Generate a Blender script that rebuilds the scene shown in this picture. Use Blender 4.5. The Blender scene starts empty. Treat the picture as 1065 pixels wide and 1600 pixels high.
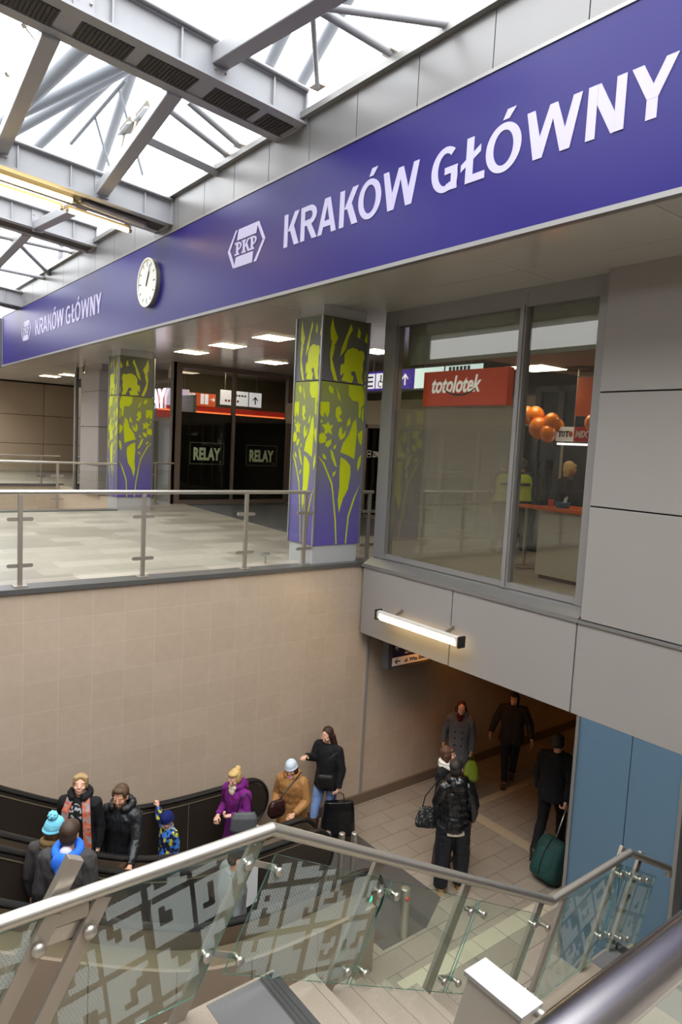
import bpy, bmesh, math, random
from mathutils import Vector, Matrix, Euler
random.seed(7)
V = Vector
R = math.radians
sc = bpy.context.scene
C = sc.collection

# ------------------------------------------------------------------ camera
cam = bpy.data.cameras.new('camera')
cam.sensor_fit = 'VERTICAL'
cam.sensor_height = 36.0
cam.lens = 1086.0 / 1600.0 * 36.0
cam.clip_start = 0.05
cam.clip_end = 400
co = bpy.data.objects.new('camera', cam)
C.objects.link(co)
yaw_, pit_, rol_ = R(52.0166), R(5.4033), R(-2.9395)
fw = V((math.cos(yaw_) * math.cos(pit_), math.sin(yaw_) * math.cos(pit_), -math.sin(pit_)))
rt = V((math.sin(yaw_), -math.cos(yaw_), 0))
dn = fw.cross(rt)
r2 = math.cos(rol_) * rt + math.sin(rol_) * dn
d2 = -math.sin(rol_) * rt + math.cos(rol_) * dn
co.matrix_world = Matrix(((r2.x, -d2.x, -fw.x, 0), (r2.y, -d2.y, -fw.y, 0), (r2.z, -d2.z, -fw.z, 1.8), (0, 0, 0, 1)))
sc.camera = co

# ------------------------------------------------------------------ sky and exposure
SKY = 9.5
w = bpy.data.worlds.new('overcast')
sc.world = w
w.use_nodes = True
nt = w.node_tree
bg = nt.nodes['Background']
tc = nt.nodes.new('ShaderNodeTexCoord')
sep = nt.nodes.new('ShaderNodeSeparateXYZ')
nt.links.new(tc.outputs['Generated'], sep.inputs[0])
rmp = nt.nodes.new('ShaderNodeValToRGB')
rmp.color_ramp.elements[0].position = 0.0
rmp.color_ramp.elements[0].color = (0.30, 0.30, 0.305, 1)
rmp.color_ramp.elements[1].position = 1.0
rmp.color_ramp.elements[1].color = (1.0, 1.0, 1.02, 1)
nt.links.new(sep.outputs['Z'], rmp.inputs[0])
nt.links.new(rmp.outputs[0], bg.inputs['Color'])
bg.inputs['Strength'].default_value = SKY
sc.view_settings.view_transform = 'Standard'
sc.view_settings.look = 'None'
sc.view_settings.exposure = 0.0
sc.view_settings.gamma = 1.0
sc.view_settings.use_curve_mapping = False
cy = sc.cycles
cy.use_denoising = True
cy.max_bounces = 8
cy.diffuse_bounces = 4
cy.glossy_bounces = 4
cy.transmission_bounces = 4
cy.transparent_max_bounces = 24
cy.caustics_reflective = False
cy.caustics_refractive = False
cy.sample_clamp_indirect = 6.0

# ------------------------------------------------------------------ materials
def lin(c):
    return tuple((x / 255 / 12.92 if x / 255 <= .04045 else ((x / 255 + .055) / 1.055) ** 2.4) for x in c)

MATS = {}
def mat(name, rgb, rough=.5, metal=0., noise=0., nscale=20., bump=0., spec=.5, coat=0., aniso=None):
    """principled surface; rgb is sRGB 0-255; optional colour mottling and bump from noise"""
    if name in MATS: return MATS[name]
    m = bpy.data.materials.new(name); m.use_nodes = True
    t = m.node_tree; b = t.nodes['Principled BSDF']
    c = lin(rgb)
    b.inputs['Base Color'].default_value = (*c, 1)
    b.inputs['Roughness'].default_value = rough
    b.inputs['Metallic'].default_value = metal
    b.inputs['Specular IOR Level'].default_value = spec
    b.inputs['Coat Weight'].default_value = coat
    if noise or bump:
        tcd = t.nodes.new('ShaderNodeTexCoord'); n = t.nodes.new('ShaderNodeTexNoise')
        mp = t.nodes.new('ShaderNodeMapping'); mp.inputs['Scale'].default_value = aniso or (1, 1, 1)
        t.links.new(tcd.outputs['Object'], mp.inputs[0]); t.links.new(mp.outputs[0], n.inputs['Vector'])
        n.inputs['Scale'].default_value = nscale; n.inputs['Detail'].default_value = 4
        if noise:
            r = t.nodes.new('ShaderNodeMix'); r.data_type = 'RGBA'
            r.inputs[6].default_value = (*[x * (1 - noise) for x in c], 1)
            r.inputs[7].default_value = (*[min(1, x * (1 + noise)) for x in c], 1)
            t.links.new(n.outputs['Fac'], r.inputs[0]); t.links.new(r.outputs[2], b.inputs['Base Color'])
        if bump:
            bp = t.nodes.new('ShaderNodeBump'); bp.inputs['Strength'].default_value = bump; bp.inputs['Distance'].default_value = .01
            t.links.new(n.outputs['Fac'], bp.inputs['Height']); t.links.new(bp.outputs[0], b.inputs['Normal'])
    MATS[name] = m
    return m

def glass(name, tint=(250, 252, 250), refl=1.0, rough=0.0, haze=0., hazec=(200, 210, 200)):
    """pane: clear with the mirror share of the angle; haze adds a milky film"""
    if name in MATS: return MATS[name]
    m = bpy.data.materials.new(name); m.use_nodes = True
    t = m.node_tree; t.nodes.clear()
    out = t.nodes.new('ShaderNodeOutputMaterial'); tr = t.nodes.new('ShaderNodeBsdfTransparent')
    gl = t.nodes.new('ShaderNodeBsdfGlossy'); fr = t.nodes.new('ShaderNodeLayerWeight'); mx = t.nodes.new('ShaderNodeMixShader')
    tr.inputs[0].default_value = (*lin(tint), 1); gl.inputs['Roughness'].default_value = rough
    fr.inputs['Blend'].default_value = .5      # same mirror share from both sides of the sheet
    pw = t.nodes.new('ShaderNodeMath'); pw.operation = 'POWER'; pw.inputs[1].default_value = 4.
    k = t.nodes.new('ShaderNodeMath'); k.operation = 'MULTIPLY_ADD'; k.inputs[1].default_value = .8 * refl; k.inputs[2].default_value = .045 * refl; k.use_clamp = True
    t.links.new(fr.outputs['Facing'], pw.inputs[0]); t.links.new(pw.outputs[0], k.inputs[0]); t.links.new(k.outputs[0], mx.inputs[0])
    src = tr.outputs[0]
    if haze:
        df = t.nodes.new('ShaderNodeBsdfDiffuse'); df.inputs[0].default_value = (*lin(hazec), 1)
        m2 = t.nodes.new('ShaderNodeMixShader'); m2.inputs[0].default_value = haze
        t.links.new(src, m2.inputs[1]); t.links.new(df.outputs[0], m2.inputs[2]); src = m2.outputs[0]
    t.links.new(src, mx.inputs[1]); t.links.new(gl.outputs[0], mx.inputs[2]); t.links.new(mx.outputs[0], out.inputs[0])
    MATS[name] = m
    return m

def emit(name, rgb, s):
    if name in MATS: return MATS[name]
    m = bpy.data.materials.new(name); m.use_nodes = True
    t = m.node_tree; b = t.nodes['Principled BSDF']
    b.inputs['Base Color'].default_value = (*lin(rgb), 1)
    b.inputs['Emission Color'].default_value = (*lin(rgb), 1); b.inputs['Emission Strength'].default_value = s
    MATS[name] = m
    return m

def tiles(name, c1, c2, cm, size, mortar, axes='XZ', rough=.35, offset=.5, bias=0., bump=.25, spec=.5, rot=0.):
    """stone or ceramic tiles on the plane given by axes; size = (w, h) in metres"""
    m = bpy.data.materials.new(name); m.use_nodes = True
    t = m.node_tree; b = t.nodes['Principled BSDF']
    tcd = t.nodes.new('ShaderNodeTexCoord'); sp = t.nodes.new('ShaderNodeSeparateXYZ'); cb = t.nodes.new('ShaderNodeCombineXYZ')
    t.links.new(tcd.outputs['Object'], sp.inputs[0])
    t.links.new(sp.outputs[axes[0]], cb.inputs['X']); t.links.new(sp.outputs[axes[1]], cb.inputs['Y'])
    br = t.nodes.new('ShaderNodeTexBrick')
    br.inputs['Color1'].default_value = (*lin(c1), 1); br.inputs['Color2'].default_value = (*lin(c2), 1); br.inputs['Mortar'].default_value = (*lin(cm), 1)
    br.inputs['Scale'].default_value = 1.0; br.inputs['Mortar Size'].default_value = mortar; br.inputs['Mortar Smooth'].default_value = .2
    br.inputs['Brick Width'].default_value = size[0]; br.inputs['Row Height'].default_value = size[1]; br.inputs['Bias'].default_value = bias
    br.offset = offset
    t.links.new(cb.outputs[0], br.inputs['Vector'])
    n = t.nodes.new('ShaderNodeTexNoise'); n.inputs['Scale'].default_value = 9; n.inputs['Detail'].default_value = 6
    t.links.new(tcd.outputs['Object'], n.inputs['Vector'])
    mx = t.nodes.new('ShaderNodeMix'); mx.data_type = 'RGBA'; mx.blend_type = 'OVERLAY'; mx.inputs[0].default_value = .1
    t.links.new(br.outputs['Color'], mx.inputs[6]); t.links.new(n.outputs['Fac'], mx.inputs[7]); t.links.new(mx.outputs[2], b.inputs['Base Color'])
    bp = t.nodes.new('ShaderNodeBump'); bp.inputs['Strength'].default_value = bump; bp.inputs['Distance'].default_value = .004; bp.invert = True
    t.links.new(br.outputs['Fac'], bp.inputs['Height']); t.links.new(bp.outputs[0], b.inputs['Normal'])
    b.inputs['Roughness'].default_value = rough; b.inputs['Specular IOR Level'].default_value = spec
    MATS[name] = m
    return m

def ramp_z(name, stops, z0, z1, rough=.4):
    """printed sheet whose ink changes with height: stops = [(0..1, rgb)]"""
    m = bpy.data.materials.new(name); m.use_nodes = True
    t = m.node_tree; b = t.nodes['Principled BSDF']
    tcd = t.nodes.new('ShaderNodeTexCoord'); sp = t.nodes.new('ShaderNodeSeparateXYZ'); mr = t.nodes.new('ShaderNodeMapRange')
    t.links.new(tcd.outputs['Object'], sp.inputs[0]); t.links.new(sp.outputs['Z'], mr.inputs[0])
    mr.inputs[1].default_value = z0; mr.inputs[2].default_value = z1
    r = t.nodes.new('ShaderNodeValToRGB'); e = r.color_ramp.elements
    while len(e) < len(stops): e.new(.5)
    for k, (p, c) in enumerate(stops):
        e[k].position = p; e[k].color = (*lin(c), 1)
    t.links.new(mr.outputs[0], r.inputs[0]); t.links.new(r.outputs[0], b.inputs['Base Color']); b.inputs['Roughness'].default_value = rough
    MATS[name] = m
    return m

# ------------------------------------------------------------------ mesh helpers
class MB:
    """collects shapes into one mesh; every shape takes a material index"""
    def __init__(s): s.bm = bmesh.new()
    def _f(s, vs, mi=0):
        try: f = s.bm.faces.new(vs); f.material_index = mi; return f
        except ValueError: return None
    def hexa(s, p, mi=0):
        v = [s.bm.verts.new(q) for q in p]
        for q in ((0, 3, 2, 1), (4, 5, 6, 7), (0, 1, 5, 4), (1, 2, 6, 5), (2, 3, 7, 6), (3, 0, 4, 7)): s._f([v[i] for i in q], mi)
        return s
    def box(s, x0, x1, y0, y1, z0, z1, mi=0):
        return s.hexa([(x0, y0, z0), (x1, y0, z0), (x1, y1, z0), (x0, y1, z0), (x0, y0, z1), (x1, y0, z1), (x1, y1, z1), (x0, y1, z1)], mi)
    def obox(s, c, ax, h, mi=0):
        c = V(c); a, b, d = [V(q).normalized() * k for q, k in zip(ax, h)]
        return s.hexa([c - a - b - d, c + a - b - d, c + a + b - d, c - a + b - d, c - a - b + d, c + a - b + d, c + a + b + d, c - a + b + d], mi)
    def bar(s, p0, p1, wd, th, side=(0, 1, 0), mi=0):
        """flat bar from p0 to p1; th measured along side, wd across"""
        p0, p1 = V(p0), V(p1); d = (p1 - p0); L = d.length; d.normalize()
        sd = V(side); sd = (sd - d * sd.dot(d)).normalized(); o = d.cross(sd)
        return s.obox((p0 + p1) / 2, (d, o, sd), (L / 2, wd / 2, th / 2), mi)
    def prism(s, pts, fn, w0, w1, mi=0):
        """polygon pts (u,v) swept from w0 to w1; fn maps (u,v,w) to a point"""
        a = [s.bm.verts.new(fn(u, v, w0)) for u, v in pts]; b = [s.bm.verts.new(fn(u, v, w1)) for u, v in pts]
        n = len(pts); s._f(a[::-1], mi); s._f(b, mi)
        for i in range(n): s._f([a[i], a[(i + 1) % n], b[(i + 1) % n], b[i]], mi)
        return s
    def rings(s, rs, mi=0, cap=True, closed=False):
        vs = [[s.bm.verts.new(p) for p in r] for r in rs]; n = len(vs[0])
        k = len(vs)
        for i in range(k if closed else k - 1):
            a, b = vs[i], vs[(i + 1) % k]
            for j in range(n): s._f([a[j], a[(j + 1) % n], b[(j + 1) % n], b[j]], mi)
        if cap and not closed: s._f(vs[0][::-1], mi); s._f(vs[-1], mi)
        return s
    def tube(s, path, r, n=12, mi=0, closed=False, flat=None):
        path = [V(p) for p in path]; rs = []; k = len(path); up = None
        for i, p in enumerate(path):
            a = path[i - 1] if (i > 0 or closed) else p; b = path[(i + 1) % k] if (i < k - 1 or closed) else p
            d = (b - a).normalized()
            if up is None:
                up = V((0, 0, 1)) if abs(d.z) < .9 else V((0, 1, 0))
            x = d.cross(up)
            if x.length < 1e-4: x = d.orthogonal()
            x.normalize(); y = x.cross(d).normalized(); up = y
            rr = r[i] if isinstance(r, (list, tuple)) else r
            fx, fy = flat or (1, 1)
            rs.append([p + x * rr * fx * math.cos(t * 2 * math.pi / n) + y * rr * fy * math.sin(t * 2 * math.pi / n) for t in range(n)])
        return s.rings(rs, mi, True, closed)
    def ell(s, c, r, n=12, m=8, mi=0, rot=None):
        c = V(c); r = (r, r, r) if isinstance(r, (int, float)) else r
        rm = rot or Matrix.Identity(3)
        top = s.bm.verts.new(c + rm @ V((0, 0, r[2]))); bot = s.bm.verts.new(c + rm @ V((0, 0, -r[2]))); L = []
        for i in range(1, m):
            th = math.pi * i / m
            L.append([s.bm.verts.new(c + rm @ V((r[0] * math.sin(th) * math.cos(2 * math.pi * j / n), r[1] * math.sin(th) * math.sin(2 * math.pi * j / n), r[2] * math.cos(th)))) for j in range(n)])
        for j in range(n):
            s._f([top, L[0][j], L[0][(j + 1) % n]], mi); s._f([bot, L[-1][(j + 1) % n], L[-1][j]], mi)
            for i in range(m - 2): s._f([L[i][j], L[i + 1][j], L[i + 1][(j + 1) % n], L[i][(j + 1) % n]], mi)
        return s
    def cap(s, a, b, ra, rb=None, n=12, mi=0):
        rb = ra if rb is None else rb
        s.ell(a, ra * .995, n, 8, mi); s.ell(b, rb * .995, n, 8, mi); a, b = V(a), V(b)
        if (a - b).length > 1e-4: s.tube([a, b], [ra, rb], n, mi)
        return s
    def add(s, mesh, M=None, mi=None):
        t = bmesh.new(); t.from_mesh(mesh)
        if M is not None: bmesh.ops.transform(t, matrix=M, verts=t.verts)
        vm = {v: s.bm.verts.new(v.co) for v in t.verts}
        for f in t.faces: s._f([vm[v] for v in f.verts], f.material_index if mi is None else mi)
        t.free(); return s

def tag(o, label=None, cat=None, group=None, kind=None):
    if label: o['label'] = label
    if cat: o['category'] = cat
    if group: o['group'] = group
    if kind: o['kind'] = kind
    return o
def wloc(o):
    p = V((0, 0, 0))
    while o: p = p + o.location; o = o.parent
    return p
def obj(name, mb, m, parent=None, smooth=False, label=None, bevel=0.):
    """links the collected shapes as ONE mesh object; points are in world space and become local to the parent"""
    me = bpy.data.meshes.new(name)
    bm = mb.bm
    bmesh.ops.recalc_face_normals(bm, faces=bm.faces)
    if parent is not None: bmesh.ops.translate(bm, vec=-wloc(parent), verts=bm.verts)
    bm.to_mesh(me); bm.free()
    for q in (m if isinstance(m, (list, tuple)) else [m]): me.materials.append(q)
    if smooth:
        for p in me.polygons: p.use_smooth = True
        me.set_sharp_from_angle(angle=R(40))
    o = bpy.data.objects.new(name, me); C.objects.link(o)
    if parent is not None: o.parent = parent
    if label: o['label'] = label
    if bevel:
        bv = o.modifiers.new('bevel', 'BEVEL'); bv.width = bevel; bv.segments = 2; bv.limit_method = 'ANGLE'
    return o
def thing(name, label, cat, loc, group=None):
    o = bpy.data.objects.new(name, None); C.objects.link(o); o.location = loc; o.empty_display_size = .1
    return tag(o, label, cat, group)
def struct(name, mb, m, smooth=False, bevel=0.):
    return tag(obj(name, mb, m, None, smooth, None, bevel), kind='structure')
def copy_tree(o, parent=None, loc=None):
    c = o.copy(); C.objects.link(c); c.parent = parent
    if loc is not None: c.location = loc
    for ch in list(o.children): copy_tree(ch, c)
    return c
def plane(o, U, W_):
    """maps (u,v,w) to o + u*U + v*z + w*W_"""
    o, U, W_ = V(o), V(U), V(W_)
    return lambda u, v, w=0: o + U * u + V((0, 0, 1)) * v + W_ * w
def textmesh(s, size, bold=0., shear=0., xs=1., align='LEFT', ext=.002, spacing=1.):
    cu = bpy.data.curves.new('text', 'FONT'); cu.body = s; cu.size = size; cu.offset = bold; cu.shear = shear; cu.extrude = ext
    cu.align_x = align; cu.space_character = spacing; cu.resolution_u = 3
    o = bpy.data.objects.new('text', cu); C.objects.link(o)
    dg = bpy.context.evaluated_depsgraph_get()
    me = bpy.data.meshes.new_from_object(o.evaluated_get(dg))
    bpy.data.objects.remove(o); bpy.data.curves.remove(cu)
    for v in me.vertices: v.co.x *= xs
    return me
def put_text(mb, s, size, fn, u, v, w, mi=0, **k):
    me = textmesh(s, size, **k)
    o = fn(u, v, w); ux = fn(u + 1, v, w) - o; uy = fn(u, v + 1, w) - o; uz = fn(u, v, w + 1) - o
    M = Matrix((( ux.x, uy.x, uz.x, o.x), (ux.y, uy.y, uz.y, o.y), (ux.z, uy.z, uz.z, o.z), (0, 0, 0, 1)))
    mb.add(me, M, mi); bpy.data.meshes.remove(me)
def arc(cx, cy, rx, ry, a0, a1, n=24):
    return [(cx + rx * math.cos(R(a0 + (a1 - a0) * i / n)), cy + ry * math.sin(R(a0 + (a1 - a0) * i / n))) for i in range(n + 1)]
def strip(mb, outer, inner, fn, w0, w1, mi=0):
    for i in range(len(outer) - 1): mb.prism([outer[i], outer[i + 1], inner[i + 1], inner[i]], fn, w0, w1, mi)

# shared surfaces
STEEL = mat('brushed_steel', (190, 184, 175), .33, .85, noise=.06, nscale=60)
STEELD = mat('satin_steel', (160, 151, 140), .4, .65)
GREYP = mat('painted_grey_steel', (144, 144, 148), .45, 0., noise=.04, nscale=6)
CLAD = mat('grey_cladding', (145, 139, 135), .42, .0, noise=.03, nscale=2.5)
DARK = mat('dark_joint', (40, 38, 36), .8)
BLACK = mat('black_plastic', (22, 21, 21), .45)
RUBBER = mat('black_rubber', (24, 23, 22), .38)
WHITE = mat('white_paint', (225, 225, 222), .45)
PANE = glass('clear_pane')
# ------------------------------------------------------------------ the setting: floors
ZF = -3.95
tile_low = tiles('floor_tiles_grey', (154, 142, 127), (143, 131, 117), (104, 95, 85), (.6, .3), .006, 'XY', .42, .5)
tile_up = tiles('floor_tiles_light', (174, 165, 152), (142, 133, 121), (122, 114, 104), (.9, .45), .003, 'XY', .3, .37)
granite = mat('light_granite', (134, 121, 106), .65, 0, noise=.3, nscale=130)
darkgran = mat('dark_granite', (84, 82, 80), .35, 0, noise=.25, nscale=120)
tactile = mat('cream_tactile_stone', (188, 176, 152), .6, 0, noise=.12, nscale=90, bump=.5)
cream = mat('cream_stone', (176, 160, 132), .5, 0, noise=.06, nscale=20)
struct('floor', MB().box(-8, 24, -3, 8.2, ZF - .2, ZF), tile_low)
up = MB()
for a in ((-9, 14, 8.46, 16.3), (7.04, 14, -4, 8.46), (6.98, 14, 16.3, 32.4), (-9, 6.98, 24.7, 32.4), (-9, 6.84, -4, .52), (-9, -4.6, .52, 8.2)):
    up.box(a[0], a[1], a[2], a[3], -.3, 0)
struct('floor_upper', up, tile_up)
# dark stone edging along the two openings in the upper floor
struct('trim_1', MB().box(-4.6, 7.05, 8.17, 8.47, -.03, .03), darkgran)
struct('trim_2', MB().box(-4.6, 5.95, 16.25, 16.55, -.045, .03), darkgran)
struct('trim_3', MB().box(-4.6, 7.1, 24.55, 24.8, -.045, .03), darkgran)

# tiled wall behind the escalators, running on into the passage
walltile = tiles('wall_tiles_beige', (190, 170, 150), (184, 164, 144), (198, 179, 159), (.39, .36), .004, 'XZ', .34, .0, bump=.25)
struct('wall_back', MB().box(-8, 24, 8.2, 8.5, ZF, -.03), walltile)
struct('baseboard_back', MB().box(5.3, 24, 8.16, 8.21, ZF, ZF + .16), mat('brown_stone_base', (112, 94, 78), .5, noise=.08))
struct('trim_4', MB().box(7.06, 7.1, 8.17, 8.21, ZF + .16, -1.05), mat('grey_corner_strip', (140, 134, 128), .5))
struct('trim_5', MB().box(7.3, 7.34, 4.2, 8.2, -1.06, -1.0), DARK)

# second opening beyond: its own back and side walls
struct('wall_far_opening', MB().box(-8, 6.95, 24.6, 24.8, ZF, -.045).box(6.95, 7.1, 16.5, 24.7, ZF, -.01).box(-8, 6.95, 16.3, 16.5, ZF, -.03), walltile)
struct('floor_far_opening', MB().box(-8, 7, 16.4, 24.7, ZF - .2, ZF), tile_low)

# grey fascia above the passage and tall grey wall panels to the right of the shop window
fas = MB()
ys = [8.13, 6.25, 4.365, 2.2, .2, -3]
for i in range(5): fas.box(6.84, 7.06, ys[i + 1] + .008, ys[i] - .008, -1.07, -.025)
zs = [0.008, 1.283, 2.523, 3.84]
for i in range(3):
    for j in range(2): fas.box(6.84, 7.1, (2.2, -3)[j] + .008, (4.335, 2.2)[j] - .008, zs[i] + .008, zs[i + 1] - .008)
struct('wall_right', fas, CLAD, bevel=.004)
struct('wall_right_backing', MB().box(6.86, 7.04, -3, 8.11, -1.06, -.03).box(6.87, 7.12, -3, 4.34, -.03, 3.84), DARK)
struct('trim_6', MB().box(6.82, 6.9, -3, 8.15, -.03, .004), mat('light_metal_trim', (138, 136, 134), .4, .5))
sill = MB().hexa([(6.83, 4.35, .004), (7.06, 4.35, .004), (7.06, 8.13, .004), (6.83, 8.13, .004), (6.83, 4.35, .02), (7.06, 4.35, .15), (7.06, 8.13, .15), (6.83, 8.13, .02)])
struct('trim_7', sill, mat('metal_sill', (150, 148, 146), .3, .7))

# blue wall beside the passage, with its light edge strips
blue = mat('blue_wall_panel', (82, 107, 126), .42, 0, noise=.04, nscale=3)
bw = MB()
for a, b in ((4.22, 3.605), (3.595, 3.06)): bw.box(6.84, 6.98, b, a, ZF, -1.07)
bw.box(6.98, 24, 3.06, 4.22, ZF, -1.07)
struct('wall_blue', bw, blue)
struct('trim_8', MB().box(6.82, 7.0, 4.22, 4.26, ZF, -1.07).box(6.82, 7.0, 3.02, 3.06, ZF, -1.07), mat('light_metal_trim', (0, 0, 0)))
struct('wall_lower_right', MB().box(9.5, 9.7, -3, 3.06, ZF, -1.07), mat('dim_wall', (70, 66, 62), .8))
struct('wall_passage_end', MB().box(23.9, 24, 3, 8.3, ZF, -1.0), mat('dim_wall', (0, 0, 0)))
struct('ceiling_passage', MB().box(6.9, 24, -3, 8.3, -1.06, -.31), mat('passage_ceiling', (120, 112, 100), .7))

# soffit over the upper floor
sof = MB()
yb = [-3 + 2.02 * i for i in range(18)]
xb = [5.32, 6.3, 7.5, 8.7, 9.9, 11.1, 12.3, 14]
for i in range(len(xb) - 1):
    for j in range(len(yb) - 1): sof.box(xb[i] + .004, xb[i + 1] - .004, yb[j] + .004, yb[j + 1] - .004, 3.83, 3.86)
struct('ceiling', sof, mat('glossy_ceiling_panel', (205, 202, 196), .2, .3))
struct('ceiling_backing', MB().box(5.33, 14, -3, 32.4, 3.865, 4.0), DARK)
struct('light_stop_slab', MB().box(7.4, 14, -3, 32.4, 5.9, 6.1), CLAD)  # unseen slab, added to block sky light above the soffit
struct('wall_upper_back', MB().box(13.8, 14, -3, 32.4, 0, 6.0), mat('shop_back_wall', (120, 108, 92), .6))
# grey panels above the station sign and the ledge on top
pn = MB(); e = [-3, .6, 2.7, 3.75, 4.785, 5.826, 6.872, 7.85, 8.85, 9.85, 10.85, 11.85, 12.85, 13.85, 15, 16.2, 17.4, 18.6, 20, 21.5, 23, 25.2]
for i in range(len(e) - 1): pn.box(5.3, 5.36, e[i] + .006, e[i + 1] - .006, 5.45, 6.02)
struct('wall_upper_right', pn, mat('satin_grey_panel', (118, 116, 116), .3, .2, noise=.03, nscale=3))
struct('wall_upper_right_backing', MB().box(5.33, 5.42, -3, 25.2, 3.88, 6.0), DARK)
struct('trim_9', MB().box(5.22, 5.5, -3, 25.2, 6.02, 6.1), mat('light_metal_trim', (0, 0, 0)))
# far hall walls, then unseen walls and roof added to limit sky light
fw_ = MB()
for i in range(9):
    for j in range(3):
        fw_.box(-8 + 2.35 * i + .01, -8 + 2.35 * (i + 1) - .01, 32.3, 32.4, (0, 1.22, 2.45)[j] + .012, (1.22, 2.45, 3.83)[j] - .012)
struct('wall_far', fw_, mat('warm_grey_panel', (168, 150, 126), .5))
struct('wall_far_backing', MB().box(-9, 14, 32.38, 32.5, 0, 6), DARK)
struct('unseen_wall_left', MB().box(-9.2, -9, -4, 32.4, ZF, 6), mat('pale_hall_wall', (170, 166, 160), .6))  # unseen wall, added to limit sky light from the side
struct('light_stop_roof', MB().box(-9.2, -1.3, -4.2, 32.4, 6.9, 7.1), mat('pale_hall_wall', (0, 0, 0)))  # unseen opaque slab, added to darken the passage and lower floor
struct('unseen_wall_front', MB().box(-9, 14, -4.2, -4, ZF, 6), mat('pale_hall_wall', (0, 0, 0)))  # unseen wall behind the camera, added to limit sky light
struct('wall_under_gallery', MB().box(-9, 9.5, -3.1, -3, ZF, -.3), mat('pale_hall_wall', (0, 0, 0)))
# grey clad end wall of the far opening
gp = MB()
zz = [0, .86, 2.0, 3.05]
for j in range(3):
    gp.box(6.85, 7.0, 20.45, 22.05, zz[j] + .01, (zz + [3.6])[j + 1] - .01)
    gp.box(6.86, 8.0, 20.4, 20.46, zz[j] + .01, (zz + [3.6])[j + 1] - .01)
gp.box(6.85, 8.0, 20.41, 22.05, 3.05, 3.62).box(6.95, 8.0, 20.5, 22.0, 3.6, 3.83)
struct('wall_far_right', gp, CLAD)
struct('trim_10', MB().box(6.85, 6.97, 22.6, 22.75, 0, 3.83), mat('light_metal_trim', (0, 0, 0)))
struct('window_3', MB().box(6.9, 6.93, 22.05, 22.6, 0, 3.83), glass('dark_pane', (90, 100, 95), 1.5))

# floor markings on the lower floor
mats_ = mat('dark_floor_mat', (78, 72, 68), .8, 0, noise=.1, nscale=200)
P_ = lambda u, v, w: V((u, v, ZF + w))
struct('escalator_landing_plate', MB().prism([(5.2, 6.85), (6.45, 7.9), (6.45, 5.75), (5.9, 5.45), (5.2, 5.45)], P_, .001, .006), mats_)
struct('floor_strip_cream', MB().box(8.3, 8.5, 5.0, 7.1, ZF, ZF + .003).box(8.3, 23, 7.05, 7.2, ZF, ZF + .0031), cream)
tac = MB()
for i in range(9): tac.box(5.0 + .4 * i, 5.0 + .4 * i + .385, 4.78, 5.0, ZF, ZF + .004)
struct('floor_strip_tactile', tac, tactile)

# ------------------------------------------------------------------ the stairs in front
ZA, RISE, TREAD, XA, NS = -1.195, .159, .2975, 2.073, 9
YS0, YS1 = .62, 3.08
st = MB()
zc = ZA - RISE * NS
prof = [(-.35, ZA)]
pts = [(-.35, ZA), (XA, ZA)]
x = XA; z = ZA
for i in range(NS):
    z -= RISE; pts.append((x, z))
    if i < NS - 1: x += TREAD; pts.append((x, z))
XD = 5.87; pts.append((XD, z)); x = XD
for i in range(9):
    z = max(ZF, z - (zc - ZF) / 9); pts.append((x, z))
    if i < 8: x += TREAD; pts.append((x, z))
XE = x
top = list(pts)
for i in range(len(top) - 1):
    (xa, za), (xb_, zb) = top[i], top[i + 1]
    if abs(za - zb) < 1e-6: st.box(xa - .0, xb_ + .012, YS0, YS1, za - .2, za)
    else: st.box(xa - .05, xa, YS0, YS1, zb - .18, za - .03)
# upper flight from the landing to the floor we stand on
for i in range(8): st.box(-.35 - TREAD * (i + 1), -.35 - TREAD * i + .012, YS0, YS1, ZA + .1494 * (i + 1) - .3, ZA + .1494 * (i + 1))
struct('staircase', st, granite)
gs = mat('grey_grip_strip', (92, 90, 90), .85, noise=.1, nscale=150)
grp = MB()
def edge_shade(xe, z): grp.box(xe - .045, xe - .041, YS0, YS1, z, z + .001, 2)  # thin dark line painted near each nosing for the shading between treads
for i in range(8): edge_shade(XA + TREAD * i, ZA - RISE * i)
def grip(xe, z, patch):
    if patch: grp.box(xe - .42, xe - .1, YS0 + .02, YS1 - .02, z, z + .003)
    for k in range(3): grp.box(xe - .085 + .028 * k, xe - .065 + .028 * k, YS0 + .02, YS1 - .02, z, z + .006, 1)
    grp.box(xe - .1, xe + .012, YS0 + .02, YS1 - .02, z, z + .003, 1)
grip(XA, ZA, True); grip(XA + TREAD * 8, zc + RISE, False); grip(XD, zc, True); 
struct('stair_grip_strips', grp, [gs, mat('dark_grip_strip', (48, 46, 45), .7), mat('tread_edge_shade', (104, 93, 80), .8)])
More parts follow.
